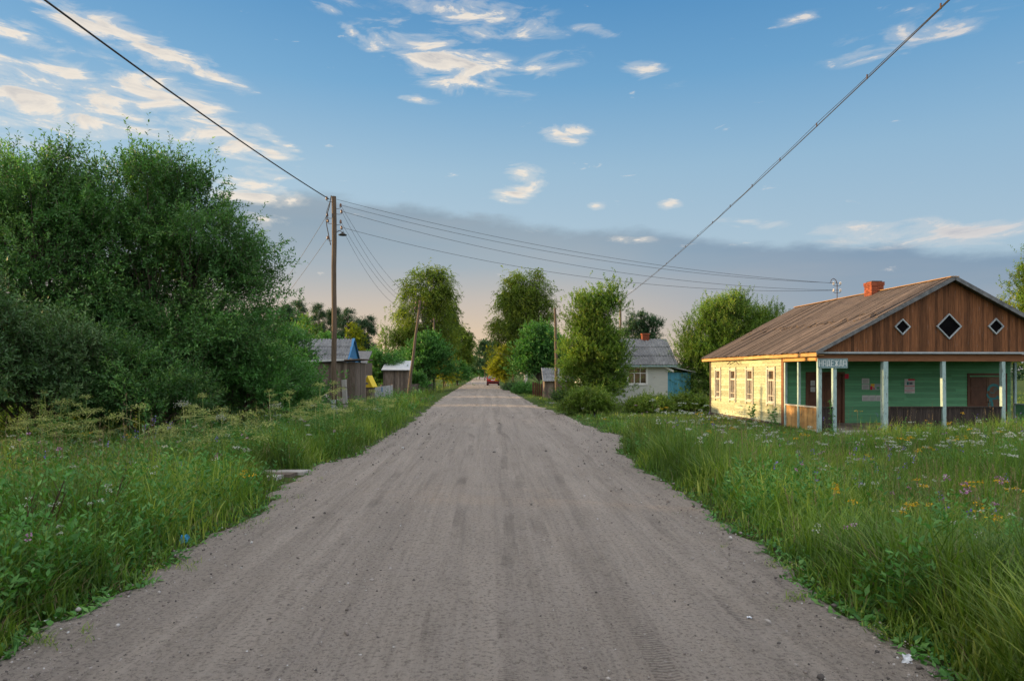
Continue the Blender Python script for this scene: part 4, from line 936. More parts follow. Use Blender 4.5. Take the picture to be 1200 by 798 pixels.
# firewood stacked by the shed
lg = MB(); n_ = 9
for i in range(n_): pass
log0 = None; rr = random.Random(3); k = 0
def log_mesh(L, r, split):
    m_ = MB(); pts = []
    if split: m_.prism([(-r, -r * .5), (r, -r * .6), (r * .3, r * .8), (-r * .6, r * .6)], L, 'y', -L / 2)
    else: m_.tube([(0, -L / 2, 0), (0, L / 2, 0)], r, 9)
    return m_
protos = []
sites = []
for row in range(5):
    for i in range(9 - (row > 3) * 3): sites.append((row, i))
lab = 'silvery split log in the firewood stack in front of the plank shed'
for row, i in sites:
    x = -9.55 + i * .235 + (row % 2) * .1 + rr.uniform(-.03, .03); z = -.32 + row * .185; y = 35.2 + rr.uniform(-.06, .06)
    if len(protos) < 3:
        o = log_mesh(.55, .10 + .01 * len(protos), len(protos) > 0).build('firewood_log', M['log'], None); protos.append(o)
    else:
        o = protos[rr.randrange(3)].copy(); C.objects.link(o)
    o.location = (x, y, z); o.rotation_euler = (rr.uniform(-.1, .1), rr.uniform(0, 6.2), rr.uniform(-.15, .15))
    o['label'] = lab; o['category'] = 'log'; o['group'] = 'firewood stack by the plank shed'
bpy.context.view_layer.update()

# footbridges over the ditch
fb = empty('footbridge', (-5.15, 43.5, -.05), 0, 'brown plank footbridge over the ditch left of the road', 'footbridge')
for k in range(4):
    mb = MB(); mb.box(-1.3 - .04 * k, 1.35 + .03 * k, -.6 + k * .32, -.6 + k * .32 + .28, .02, .09); mb.build('plank', M['brown_beam'] if k % 2 else M['grey_wood'], fb)
mb = MB(); mb.box(-1.1, -.9, -.7, .8, -.16, .02); mb.box(.85, 1.05, -.7, .8, -.16, .02); mb.build('bearer', M['grey_wood'], fb)
cs = empty('plank_walkway', (-3.05, 11.55, .0), R(172), 'old grey plank walkway leaving the left road edge through the weeds', 'walkway')
for k, w in enumerate((.30, .26, .28)):
    mb = MB(); y0 = k * .31
    mb.add([(-.05 + .1 * k, y0, -.035), (4.6, y0 - .1, -.16), (4.6, y0 + w - .1, -.16), (-.05 + .1 * k, y0 + w, -.035), (-.05 + .1 * k, y0, .02), (4.6, y0 - .1, -.10), (4.6, y0 + w - .1, -.10), (-.05 + .1 * k, y0 + w, .02)], [(0, 3, 2, 1), (4, 5, 6, 7), (0, 1, 5, 4), (1, 2, 6, 5), (2, 3, 7, 6), (3, 0, 4, 7)]); mb.build('plank', M['concrete'] if k != 1 else M['grey_wood'], cs)
mb = MB(); mb.box(-.6, .6, -.08, .08, 0, .07); mb.box(-.3, .8, .12, .27, 0, .06)
bd = mb.build('loose_planks', M['trim_pale'], None); bd.location = (XZ(637, 0, 40)[0], 40.5, -.16); bd.rotation_euler = (0, 0, R(-14)); bd['label'] = 'pale planks lying in the short grass right of the road'; bd['category'] = 'planks'

# ------------------------------------------------------------------ the red car
car = empty('parked_car', (XZ(577.5, 0, 90)[0], 90, 0), R(-2), 'red hatchback parked at the right road edge, seen from behind', 'car')
def loft(mb, secs, r=.5):
    """secs: list of closed cross sections with equal point counts"""
    n = len(secs[0]); vs = [p for s_ in secs for p in s_]; fs = []
    for i in range(len(secs) - 1):
        for k in range(n): fs.append((i * n + k, i * n + (k + 1) % n, (i + 1) * n + (k + 1) % n, (i + 1) * n + k))
    fs += [tuple(range(n - 1, -1, -1)), tuple((len(secs) - 1) * n + k for k in range(n))]; mb.add(vs, fs, r)
def sec(y, wb, wt, zb, zm, zt): return [(-wb, y, zb), (wb, y, zb), (wt, y, zm), (wt * .96, y, zt), (-wt * .96, y, zt), (-wt, y, zm)]
mb = MB(); loft(mb, [sec(0, .70, .74, .34, .55, .78), sec(.08, .76, .82, .26, .58, .90), sec(.7, .78, .84, .20, .60, .94), (sec(2.0, .78, .84, .2, .6, .93)), sec(3.2, .78, .83, .2, .6, .90), sec(3.9, .74, .80, .24, .55, .78), sec(4.1, .66, .70, .32, .5, .66)])
body = mb.build('body', M['car_red'], car, bevel=.03, smooth=False)
mb = MB(); loft(mb, [[(-.74, .30, .93), (.74, .30, .93), (.60, .62, 1.36), (-.60, .62, 1.36)], [(-.74, 1.4, .93), (.74, 1.4, .93), (.60, 1.2, 1.41), (-.60, 1.2, 1.41)], [(-.74, 2.9, .92), (.74, 2.9, .92), (.58, 2.2, 1.38), (-.58, 2.2, 1.38)]]); mb.build('cabin', M['car_glass'], car)
mb = MB(); loft(mb, [[(-.61, .58, 1.35), (.61, .58, 1.35), (.56, .60, 1.40), (-.56, .60, 1.40)], [(-.62, 1.2, 1.395), (.62, 1.2, 1.395), (.57, 1.2, 1.45), (-.57, 1.2, 1.45)], [(-.60, 2.2, 1.37), (.60, 2.2, 1.37), (.55, 2.18, 1.41), (-.55, 2.18, 1.41)]]); mb.build('roof', M['car_red'], car)
mb = MB()
for s_ in (-1, 1): mb.beam((s_ * .74, .27, .93), (s_ * .60, .58, 1.37), .05, .07); mb.beam((s_ * .74, 2.93, .92), (s_ * .59, 2.2, 1.39), .05, .06); mb.beam((s_ * .745, 1.45, .93), (s_ * .61, 1.35, 1.40), .05, .05)
mb.build('pillars', M['car_red'], car)
mb = MB(); mb.box(-.80, .80, -.10, .06, .34, .50); mb.build('bumper', M['rubber'], car, bevel=.03)
for s_ in (-1, 1):
    mb = MB(); mb.box(min(s_ * .50, s_ * .76), max(s_ * .50, s_ * .76), -.035, .10, .62, .82); mb.build('tail_light', M['car_lamp'], car, bevel=.01)
mb = MB(); mb.box(-.27, .27, -.03, .02, .66, .78); mb.build('number_plate', M['plate'], car)
for x in (-.74, .74):
    for y in (.75, 3.25):
        mb = MB(); mb.tube([(x - .09, y, .29), (x - .085, y, .29), (x + .085, y, .29), (x + .09, y, .29)], [.25, .29, .29, .25], 20); w_o = mb.build('wheel', M['rubber'], car)
        mb = MB(); s_ = 1 if x > 0 else -1; mb.tube([(x + s_ * .07, y, .29), (x + s_ * .10, y, .29)], .18, 14); mb.build('rim', M['chrome'], w_o)
for s_ in (-1, 1): mb = MB(); mb.box(min(s_ * .84, s_ * 1.0), max(s_ * .84, s_ * 1.0), 2.5, 2.62, .93, 1.06); mb.build('mirror', M['car_red'], car, bevel=.02)

# litter on the verges
def scrap(name, label, px, py, Y, s, mt):
    X, Z = XZ(px, py, Y); r5 = random.Random(int(px)); mb = MB(); n = 5; vs = []
    for j in range(n):
        for i in range(n): vs.append((i / 4 * s - s / 2 + r5.uniform(-.15, .15) * s, r5.uniform(-.12, .12) * s + j * .06 * s, j / 4 * s * .9 + r5.uniform(-.1, .1) * s))
    nn = len(vs); vs += [(x, y + .006, z) for x, y, z in vs]
    fs = [(j * n + i, j * n + i + 1, (j + 1) * n + i + 1, (j + 1) * n + i) for j in range(n - 1) for i in range(n - 1)]
    fs += [tuple(nn + q for q in reversed(f)) for f in fs]; mb.add(vs, fs); o = mb.build(name, M[mt], None); o.location = (X, Y, Z); o['label'] = label; o['category'] = 'litter'; return o
scrap('food_wrapper', 'crumpled bright blue wrapper at the left edge of the road', 215.5, 636, 6.75, .085, 'litter_blue')
scrap('paper_scrap', 'crumpled white scrap on the dirt near the lower right grass', 1063.5, 777, 3.9, .05, 'litter_white')
scrap('paper_scrap', 'small pale scrap lying near the middle of the dirt road', 879, 723, 4.63, .03, 'litter_white').rotation_euler = (R(-80), 0, 0)

# ------------------------------------------------------------------ trees
rowT = 'trees beyond the houses'
def E(px, Y, top, halfpx, low=None):
    """lobe helper: x, crown half width, top height above ground"""
    X = XZ(px, 0, Y)[0]; g = float(gz(X, Y)); return X, halfpx / F * Y, XZ(0, top, Y)[1] - g
def deci(name, label, px, Y, top, half, bot_py, mat, seed, cl=70, per=24, leaf=(.09, .05), spray=(.5, 9), extra=(), bark='bark', asp=.8, cat='tree', **kw):
    X, rw, H = E(px, Y, top, half); g = float(gz(X, Y)); zb = XZ(0, bot_py, Y)[1] - g; H -= spray[0] * .55 if kw.get('up', .35) > 0 else -.2; H = max(H, .3); zb = min(zb, H * .2); cz = (H + zb) / 2; rz = (H - zb) / 2
    lobes = [(0, 0, cz, rw * .86, rw * asp * .86, rz * .92)]
    for (ex, ez, er) in extra: lobes.append((ex * rw, kw.get('ey', 0), zb + (H - zb) * ez, rw * er, rw * er * asp, rz * er * 1.05))
    kw.pop('ey', None)
    return tree(name, label, cat, (X, Y), lobes, cl, per, leaf, M[mat], spray, bark=bark, seed=seed, **kw)

# big willows on the left
tree('willow_tree', 'largest dark green willow, standing nearest the tall pole on the left', 'tree', (-9.75, 20.5),
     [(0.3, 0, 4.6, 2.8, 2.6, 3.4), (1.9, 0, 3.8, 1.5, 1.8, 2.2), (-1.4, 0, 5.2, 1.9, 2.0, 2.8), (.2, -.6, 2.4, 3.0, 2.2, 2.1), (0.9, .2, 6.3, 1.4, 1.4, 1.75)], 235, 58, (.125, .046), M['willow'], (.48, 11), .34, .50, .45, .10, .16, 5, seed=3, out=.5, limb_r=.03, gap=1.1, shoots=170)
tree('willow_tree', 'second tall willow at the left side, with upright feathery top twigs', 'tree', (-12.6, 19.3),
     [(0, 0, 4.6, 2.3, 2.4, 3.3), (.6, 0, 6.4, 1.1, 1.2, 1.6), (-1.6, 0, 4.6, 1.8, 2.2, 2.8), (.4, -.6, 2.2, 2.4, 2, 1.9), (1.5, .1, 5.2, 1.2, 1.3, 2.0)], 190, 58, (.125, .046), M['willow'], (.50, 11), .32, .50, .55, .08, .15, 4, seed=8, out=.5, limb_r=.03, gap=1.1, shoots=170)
tree('willow_tree', 'willow at the far left beyond the feathery one, partly cut by the picture edge', 'tree', (-16.8, 19.5),
     [(0, 0, 4.2, 2.9, 2.8, 3.4), (0, -.5, 2.0, 2.8, 2.4, 1.8)], 120, 30, (.15, .05), M['willow'], (.7, 11), .5, .35, .7, .1, .15, 4, seed=12)
for k, (lab, bx, by, lobes, cl, mt, sd_) in enumerate([
    ('rounded green willow bush at the right foot of the largest willow', -7.7, 20.2, [(0, 0, 1.9, 1.75, 1.6, 1.9), (.9, -.2, 1.3, 1.1, 1.2, 1.3)], 130, 'bush', 21),
    ('low dark bush just left of the tall pole foot', -7.0, 22.5, [(0, 0, 1.15, 1.25, 1.3, 1.2)], 60, 'bush', 22),
    ('dark green willow bush in front of the largest willow trunk', -8.6, 17.3, [(0, 0, 1.2, 1.5, 1.4, 1.3), (-.8, 0, 1.8, .9, .9, 1.0)], 110, 'willow', 23),
    ('grey green willow bush between the two tall willows', -10.9, 16.3, [(0, 0, 1.5, 1.6, 1.4, 1.6), (.6, 0, 2.1, .9, .9, 1.0)], 120, 'willow_grey', 24),
    ('bluish willow bush cut by the left picture edge', -11.1, 14.6, [(-.3, 0, 2.2, 1.15, 1.1, 2.1), (-1.5, 0, 2.2, 1.5, 1.2, 2.2)], 120, 'willow_grey', 25)]):
    tree('willow_bush', lab, 'bush', (bx, by), lobes, cl, 28, (.12, .036), M[mt], (.42, 11), .24, .3, .35, .12, .05, 5, seed=sd_, limb_r=.014, bottom=-.3, group='willow bushes on the left verge')
# more willows left of the frame, they shade the road
for k, (bx, by, h_) in enumerate([(-17, 13, 5.6), (-15.5, 25.5, 4.0), (-12.5, 30, 3.2), (-22, 22, 6), (-12, 7.5, 4.6), (-17, 33.5, 3.6), (-11.5, 2.5, 4.2), (-10.8, 33, 2.4)]):
    tree('willow_bush', 'thick willow bush standing further left, number of its row from the road %s' % ['second', 'third', 'fourth', 'fifth', 'sixth', 'seventh', 'eighth', 'ninth'][k], 'bush', (bx, by), [(0, 0, h_ * .5, 2.8, 2.6, h_ * .52)], 70, 26, (.22, .09), M['bush'], (.7, 9), .5, .4, .5, .1, .1, 4, seed=40 + k, bottom=-.4, group='willows outside the left edge')

tree('apple_tree', 'added green apple tree behind the slate roof end beside the willow, shading the shop wall', 'apple tree', (-12.9, 41.6), [(0, 0, 2.9, 1.9, 1.9, 1.6), (1.0, 0, 3.2, 1.2, 1.2, 1.2)], 90, 26, (.13, .08), M['bush'], (.5, 9), .3, .4, .3, .1, .12, seed=55)  # tree added so its shadow falls low on the shop's side wall
# distance left
far = [('spruce_tree', 'spruce', 336, 112, 360, 15, 430), ('spruce_tree', 'spruce', 374, 116, 359, 13, 430), ('spruce_tree', 'spruce', 392, 118, 362, 12, 430), ('spruce_tree', 'spruce', 408, 112, 363, 13, 430), ('spruce_tree', 'spruce', 421, 120, 374, 10, 430), ('spruce_tree', 'spruce', 431, 116, 372, 9, 430), ('spruce_tree', 'spruce', 350, 122, 354, 12, 430)]
sp_lab = ['broad dark spruce at the left end of the row behind the slate roof', 'tall spruce directly above the middle of the slate roof', 'spruce touching the left side of the tall pole', 'spruce rising above the blue gable', 'slim spruce right of the blue gable', 'rightmost slim spruce of the row behind the slate roof', 'tallest spruce above the stove pipe']
for k, (nm, mt, px, Y, top, half, bot) in enumerate(far):
    X, rw, H = E(px, Y, top, half)
    tree(nm, sp_lab[k], 'spruce', (X, Y), [(0, 0, H * .53, rw * 1.25, rw * 1.25, H * .48)], 130, 15, (.44, .09), M[mt], (1.0, 8), .28, .5, .05, .25, .16, 1, seed=60 + k, conifer=True, out=.8, group='spruces behind the slate roof house')
deci('lime_tree', 'yellow lit leafy tree behind the slate roof beside the stove pipe', 357, 74, 370, 20, 415, 'rowan', 71, 60, 24, (.24, .15), (.7, 8), extra=((.4, .35, .5), (-.5, .4, .5)), asp=.9)
deci('young_tree', 'small bright yellow tree above the blue gable', 416, 72, 380, 9, 415, 'golden', 72, 26, 20, (.2, .13), (.5, 8))
deci('bushy_tree', 'mid green bushy tree low behind the slate roof', 384, 68, 391, 22, 420, 'bush', 73, 44, 22, (.22, .14), (.6, 8))
deci('sparse_tree', 'thin see through tree against the pale sky right of the spruces', 452, 76, 376, 10, 415, 'rowan', 74, 22, 14, (.18, .11), (.6, 7), shell=.2)
deci('apple_tree', 'round dark apple tree between the plank shed and the tin roofed shed', 449, 58, 409, 20, 447, 'bush', 75, 80, 26, (.14, .08), (.5, 9), extra=((-.4, .4, .6), (.5, .5, .5)), cat='apple tree')
deci('leafy_shrub', 'bright green tall shrub in front of the tall left birch', 500, 64, 391, 25, 449, 'bush', 76, 110, 28, (.18, .11), (.6, 9), extra=((.1, .75, .5), (-.6, .35, .55), (.6, .35, .55)), cat='shrub')
deci('leafy_shrub', 'green shrub at the left foot of the tall left birch', 474, 68, 412, 17, 450, 'bush', 77, 60, 24, (.18, .11), (.6, 9), cat='shrub')
deci('leafy_shrub', 'low green shrub by the road below the second left birch', 536, 92, 425, 14, 449, 'bush', 78, 44, 22, (.22, .13), (.6, 8), cat='shrub')
deci('golden_shrub', 'low golden shrub between the two left birches', 520, 80, 422, 12, 447, 'golden', 79, 34, 22, (.2, .12), (.5, 8), cat='shrub')
def birch(label, px, Y, top, half, bot, seed, extra, cl, mat='birch', leaf=(.15, .09)):
    return deci('birch_tree', label, px, Y, top, half, bot, mat, seed, cl, 40, leaf, (.75, 12), extra=extra, bark='birch_bark', up=-.35, droop=.5, clump_r=.42, trunk_r=.22, out=.5, cat='birch', shell=.45, gap=1.3, limb_r=.05)
birch('tall drooping birch left of the road with yellow lit crown', 500, 73, 321, 36, 425, 81, ((-.45, .74, .42), (.4, .84, .36), (-.65, .42, .50), (.45, .62, .55), (-.1, .78, .5), (.5, .3, .45), (-.75, .2, .4)), 190)
birch('second smaller birch left of the road beyond the tall one', 536, 104, 374, 17, 432, 82, ((.3, .4, .6), (-.4, .6, .5)), 70, leaf=(.24, .14))
birch('third birch leaning over the left side of the road end', 524, 96, 352, 12, 430, 83, ((.2, .7, .5),), 44, leaf=(.22, .13))
birch('massive drooping birch right of the road beside the red car', 616, 73, 328, 38, 437, 84, ((.35, .84, .42), (-.5, .62, .45), (-.25, .78, .55), (.5, .55, .5), (-.55, .35, .5), (.4, .25, .5), (-.1, .5, .8)), 230)
deci('golden_shrub', 'bright yellow lit shrub right beside the red car', 592, 82, 404, 14, 447, 'golden', 85, 70, 24, (.20, .12), (.6, 9), extra=((.3, .7, .6), (-.4, .3, .7)), cat='shrub')
deci('leafy_tree', 'bright green round tree behind the right pole', 632, 60, 381, 25, 448, 'bush', 86, 130, 28, (.17, .11), (.6, 9), extra=((-.1, .75, .6), (.5, .45, .6), (-.55, .35, .6)))
deci('rowan_tree', 'twin topped tree with yellow lit leaves in front of the white house', 694, 39, 336, 31, 468, 'rowan', 87, 300, 32, (.105, .06), (.42, 11), extra=((.62, .86, .36), (-.25, .74, .42), (.05, .30, .9), (.45, .25, .75), (-.5, .3, .6)), up=.5, stems=3, gap=1.1, cat='rowan', shell=.4)
deci('round_pine', 'dark round topped pine far behind the white house', 752, 88, 361, 22, 415, 'spruce', 88, 110, 20, (.30, .08), (.6, 9), extra=((.4, .5, .7), (-.4, .45, .7)), cat='pine')
deci('willow_tree', 'broad yellow green willow between the white house and the shop', 848, 42.5, 345, 56, 478, 'rowan', 89, 360, 32, (.125, .055), (.6, 12), extra=((.25, .82, .40), (-.55, .45, .5), (.9, .70, .42), (-.3, .2, .7), (.4, .3, .7), (-.1, .66, .55)), up=.65, stems=5, gap=1.0, cat='willow', shell=.4)
deci('leafy_tree', 'tall tree at the right picture edge behind the shop roof', 1228, 41, 285, 32, 430, 'rowan', 90, 150, 28, (.13, .07), (.6, 11), up=.6, stems=3, gap=1.0)
deci('young_tree', 'slender treetop just above the right slope of the shop roof', 1177, 39, 344, 8, 410, 'golden', 91, 26, 16, (.11, .06), (.4, 9), up=.9)
for k, (px, Y, half, mt, lab) in enumerate([(568, 150, 12, 'spruce', 'tall dark pine at the far end of the road'), (584, 165, 10, 'spruce', 'second dark pine at the far end of the road'), (553, 160, 8, 'bush', 'low round tree at the far end of the road')]):
    deci('pine_tree' if k < 2 else 'leafy_tree', lab, px, Y, [398, 402, 418][k], half, 436, mt, 95 + k, 50, 18, (.5, .2), (1.2, 7), cat='pine' if k < 2 else 'tree')
deci('leafy_tree', 'dark green tree filling the gap between the right birch and the round tree', 655, 90, 392, 20, 440, 'bush', 99, 50, 22, (.26, .16), (.8, 8))
for k, (px, Y, top, half, lab) in enumerate([(562, 185, 421, 9, 'dark rounded tree closing the view exactly at the road end'), (575, 190, 417, 9, 'dark tree beyond the red car at the road end'), (546, 175, 415, 9, 'leafy tree left of the road end under the pale sky gap'), (590, 170, 412, 10, 'dark tree behind the golden shrub at the road end'), (600, 140, 408, 10, 'dark leafy tree between golden shrub and right birch trunk')]):
    deci('leafy_tree', lab, px, Y, top, half, 440, 'bush', 140 + k, 60, 22, (.5, .3), (1.0, 8), shell=.2)
for k, (X_, Y_, h_, lab) in enumerate([(-6.9, 61, 2.0, 'bush added behind the picket fence past the slanting pole to block low sun'), (-7.2, 66, 2.2, 'bush added behind the far end of the picket fence to block low sun')]):  # bushes added to stop bands of low sun crossing the far road
    tree('garden_bush', lab, 'bush', (X_, Y_), [(0, 0, h_ * .5, 1.5, 1.5, h_ * .5)], 60, 22, (.14, .09), M['bush'], (.4, 8), .25, .3, .4, .1, .04, 4, seed=160 + k, bottom=-.3, limb_r=.012)
# bush clump with dense leaves near the right verge
deci('peony_bush', 'dense dark green leafy bush in the short grass right of the road', 691, 27.5, 459, 25, 487, 'grass', 101, 120, 26, (.11, .032), (.34, 10), extra=((-.55, .3, .6), (.4, .35, .7)), up=.9, cat='bush', out=.6, trunk_r=.03, stems=6, clump_r=.14, limb_r=.008, bottom=-.3)
for k, (px, Y, top, half, mt, lab) in enumerate([(762, 36, 471, 30, 'grass', 'low hedge of garden bushes before the white house window'), (808, 37, 469, 22, 'grass', 'low garden bush below the blue porch'),
        (668, 44, 462, 18, 'willow_grey', 'grey green bush at the foot of the right pole'), (604, 66, 449, 14, 'willow_grey', 'pale weedy bush behind the red car'), (618, 56, 452, 16, 'weed', 'weedy green bush between the car and the pole')]):
    deci('garden_bush', lab, px, Y, top, half, 480 if Y < 40 else 466, mt, 110 + k, 90, 24, (.10, .05), (.32, 9), cat='bush', trunk_r=.03, stems=4, clump_r=.25, bottom=-.2, shell=.3, limb_r=.01, up=.6)

# far wood all round the horizon
rg = np.random.default_rng(77); n = 2600
ang = rg.random(n) * 6.283; rad = 215 + 60 * rg.random(n); cx0, cy0 = np.sin(ang) * rad, np.cos(ang) * rad + 20
hh = 5.5 + 2.5 * snoise(ang * 60, ang * 31, 3, 2) + rg.random(n) * 1.5
q = np.repeat(np.arange(n), 42)
dd = norm(rg.normal(0, 1, (len(q), 3))); O = np.stack([cx0[q], cy0[q], hh[q] * .5], -1) + dd * np.stack([2.6 + 0 * q, 2.6 + 0 * q, hh[q] * .5], -1) * (.6 + .4 * rg.random(len(q)))[:, None]
V, Fc = leaves(rg, O, norm(dd + rg.normal(0, .5, dd.shape)), 1.1 + .5 * rg.random(len(q)), .75, tilt=1)
np_obj('forest', V, Fc, M['spruce'], rnd=np.clip(rg.random(n)[q] * .6 + .4 * rg.random(len(q)), 0, 1), kind='stuff', label='far dark forest along the horizon behind the village')
# ------------------------------------------------------------------ grass and wild flowers
rg = np.random.default_rng(2024)
def blocked(x, y):
    c, s_ = math.cos(BR), math.sin(BR); lx = (x - BX) * c + (y - BY) * s_; ly = -(x - BX) * s_ + (y - BY) * c
    b = (lx > -.05) & (lx < WX + .1) & (ly > -.05) & (ly < YB + .05)
    b |= (lx > .5) & (lx < 2.4) & (ly > -.7) & (ly < .1)
    b |= (x > -7.6) & (x < -3.0) & (y > 10.4 - (x + 3.0) * .0) & (y < 11.6 + (-3.0 - x) * .0)
    b |= (x > -6.6) & (x < -3.7) & (y > 42.8) & (y < 44.3)
    b |= (x > 7) & (x < 12.6) & (y > 41.9) & (y < 46.7)
    b |= (x > -9.9) & (x < -6.8) & (y > 37.9) & (y < 42); b |= (x > -15.6) & (x < -9) & (y > 43.5) & (y < 48)
    return b
def scatter(n, y0, y1, k, margin=1.06, edge=0.0, xlim=(-60, 60)):
    """points on the verges, thinning with distance like y^-k, inside the view plus a margin"""
    u = rg.random(n * 3)
    y = (y0 ** (1 - k) + u * (y1 ** (1 - k) - y0 ** (1 - k))) ** (1 / (1 - k)) if k != 1 else y0 * (y1 / y0) ** u
    hw = y * .80 * margin + 1.5; x = (rg.random(n * 3) * 2 - 1) * hw
    d = dout(x, y); ok = (d > edge) & ~blocked(x, y) & (x > xlim[0]) & (x < xlim[1]); x, y, d = x[ok][:n], y[ok][:n], d[ok][:n]
    return x, y, d
def hmap(x, y, d):
    """how tall the growth stands"""
    h = .60 + .18 * snoise(x, y, 1.1, 1) + .12 * snoise(x, y, .45, 6)
    h = np.where((x < 0) & (y > 6), h * 1.15, h)
    lawn = (x > 0) & (y > 19.5 - .2 * (x - 3)) & (d < 9) & (x < 12)
    h = np.where(lawn, .15 + .05 * snoise(x, y, .8, 3), h)
    h = np.where((x > 9.8) & (y > 22.3), np.minimum(h, .22), h)
    far_ = (y > 45); h = np.where(far_ & (d < 1.4), .22, h)
    h = np.where((x < 0) & (y > 24) & (d < .9), h * .4, h)
    return h * (.20 + .80 * sstep(.0, .60, d))
parts = []
for (n, y0, y1, k, segs, wf) in ((64000, 3.0, 9.5, 1.6, 4, 1.0), (170000, 9.5, 24, 1.35, 2, 1.15), (110000, 24, 62, 1.3, 2, 1.6), (30000, 62, 190, 1.5, 1, 3.4)):
    x, y, d = scatter(n, y0, y1, k, edge=.02); h = hmap(x, y, d)
    # tufting: pull blades towards tuft centres
    tu = snoise(x, y, .11, 9) * .5 + .5; keep = rg.random(len(x)) < (.35 + .65 * tu) * (.35 + .65 * sstep(0, .35, d) + .0)
    x, y, d, h = x[keep], y[keep], d[keep], h[keep]
    hb = h * rg.uniform(.55, 1.25, len(x)); w = rg.uniform(.008, .019, len(x)) * wf
    P = np.stack([x, y, gz(x, y) - .02], -1)
    hue = np.clip(.43 + .28 * snoise(x, y, 1.3, 4) + .22 * snoise(x, y, .4, 7) + rg.normal(0, .20, len(x)), 0, 1)
    parts.append(blades(rg, P, hb, w, rg.uniform(.08, .85, len(x)), hue, segs))
# all parts as quads in one mesh
V = np.concatenate([p[0] for p in parts]); off = np.cumsum([0] + [len(p[0]) for p in parts[:-1]])
Fc = np.concatenate([p[1] + o_ for p, o_ in zip(parts, off)]); rr_ = np.concatenate([p[2] for p in parts])
np_obj('grass', V, Fc, M['grass'], rnd=rr_, kind='stuff', label='tall green meadow grass on both verges')
x, y, d = scatter(26000, 3.2, 40, 1.35, edge=.1); keep = snoise(x, y, .7, 17) > -.25; x, y, d = x[keep], y[keep], d[keep]; h = hmap(x, y, d)
V, Fc, r_ = blades(rg, np.stack([x, y, gz(x, y) - .02], -1), h * rg.uniform(.3, 1.1, len(x)), rg.uniform(.003, .007, len(x)) * (1 + y * .03), rg.uniform(.3, 1.3, len(x)), rg.random(len(x)), 3)
np_obj('dry_grass', V, Fc, M['straw'], rnd=r_, kind='stuff', label='dry straw coloured blades among the green grass')
# sparse short tufts creeping out over the gravel
x, y, d = scatter(90000, 3.0, 34, 1.45, edge=-.42); keep = (d < .12) & (snoise(x, y, .22, 27) + .5 * snoise(x, y, .07, 5) > .42 - 1.1 * np.minimum(d, 0)); x, y, d = x[keep], y[keep], d[keep]
V, Fc, r_ = blades(rg, np.stack([x, y, np.full(len(x), -.02)], -1), rg.uniform(.03, .11, len(x)) * (1 + d.clip(-.4, 0)), rg.uniform(.004, .009, len(x)), rg.uniform(.5, 1.6, len(x)), rg.random(len(x)), 2)
np_obj('edge_grass', V, Fc, M['grass'], rnd=r_, kind='stuff', label='short sparse grass creeping onto the dirt road edge')
# thin low creeping leaves at the road edge and under the grass
x, y, d = scatter(46000, 3.0, 30, 1.3, edge=-.06)
keep = rg.random(len(x)) < np.where(d < .5, .9, .45); x, y, d = x[keep], y[keep], d[keep]
a = rg.random(len(x)) * 6.28; D = norm(np.stack([np.cos(a), np.sin(a), rg.uniform(.1, .9, len(x))], -1))
V, Fc = leaves(rg, np.stack([x, y, gz(x, y) + .02 + .12 * rg.random(len(x)) * sstep(0, .6, d)], -1), D, rg.uniform(.03, .085, len(x)), rg.uniform(.018, .045, len(x)), tilt=.4)
np_obj('ground_cover', V, Fc, M['weed'], rnd=rg.random(len(x)), kind='stuff', label='low broad leaves creeping between grass and road')

# leafy weeds: upright stems with many leaves
def weeds(n, y0, y1, k, hmul, leaf_l, leaf_w, K, name, mat, label, sel=None, edge=.25, head=None, stemm='weed'):
    x, y, d = scatter(n, y0, y1, k, edge=edge)
    if sel is not None: ok = sel(x, y, d); x, y, d = x[ok], y[ok], d[ok]
    h = hmap(x, y, d) * hmul * rg.uniform(.7, 1.25, len(x))
    O = np.stack([x, y, gz(x, y)], -1); D = norm(np.stack([rg.normal(0, .16, len(x)), rg.normal(0, .16, len(x)), np.ones(len(x))], -1))
    V, Fc, r, TV, TF = sprays(rg, O, D, h, K, leaf_l, leaf_w, .05, 1.0, .5)
    np_obj(name, V, Fc, M[mat], rnd=r, kind='stuff', label=label)
    return O, D, h
left = lambda x, y, d: (x < 0)
patch = lambda s_, sd_, thr: (lambda x, y, d: snoise(x, y, s_, sd_) > thr)
weeds(9500, 3.2, 26, 1.3, 1.0, .085, .032, 13, 'weeds', 'weed', 'leafy green weeds mixed through the verge grass', lambda x, y, d: (snoise(x, y, .9, 12) > .1) | (x < -1))
weeds(4200, 26, 75, 1.3, 1.2, .16, .06, 10, 'weeds', 'weed', 'leafy weeds along the distant verges', lambda x, y, d: (hmap(x, y, d) > .25))
weeds(2600, 9, 24, 1.2, 1.45, .10, .022, 16, 'weeds', 'willow_grey', 'tall grey green weeds under the willows', lambda x, y, d: (x < 0) & (d > 1.2))

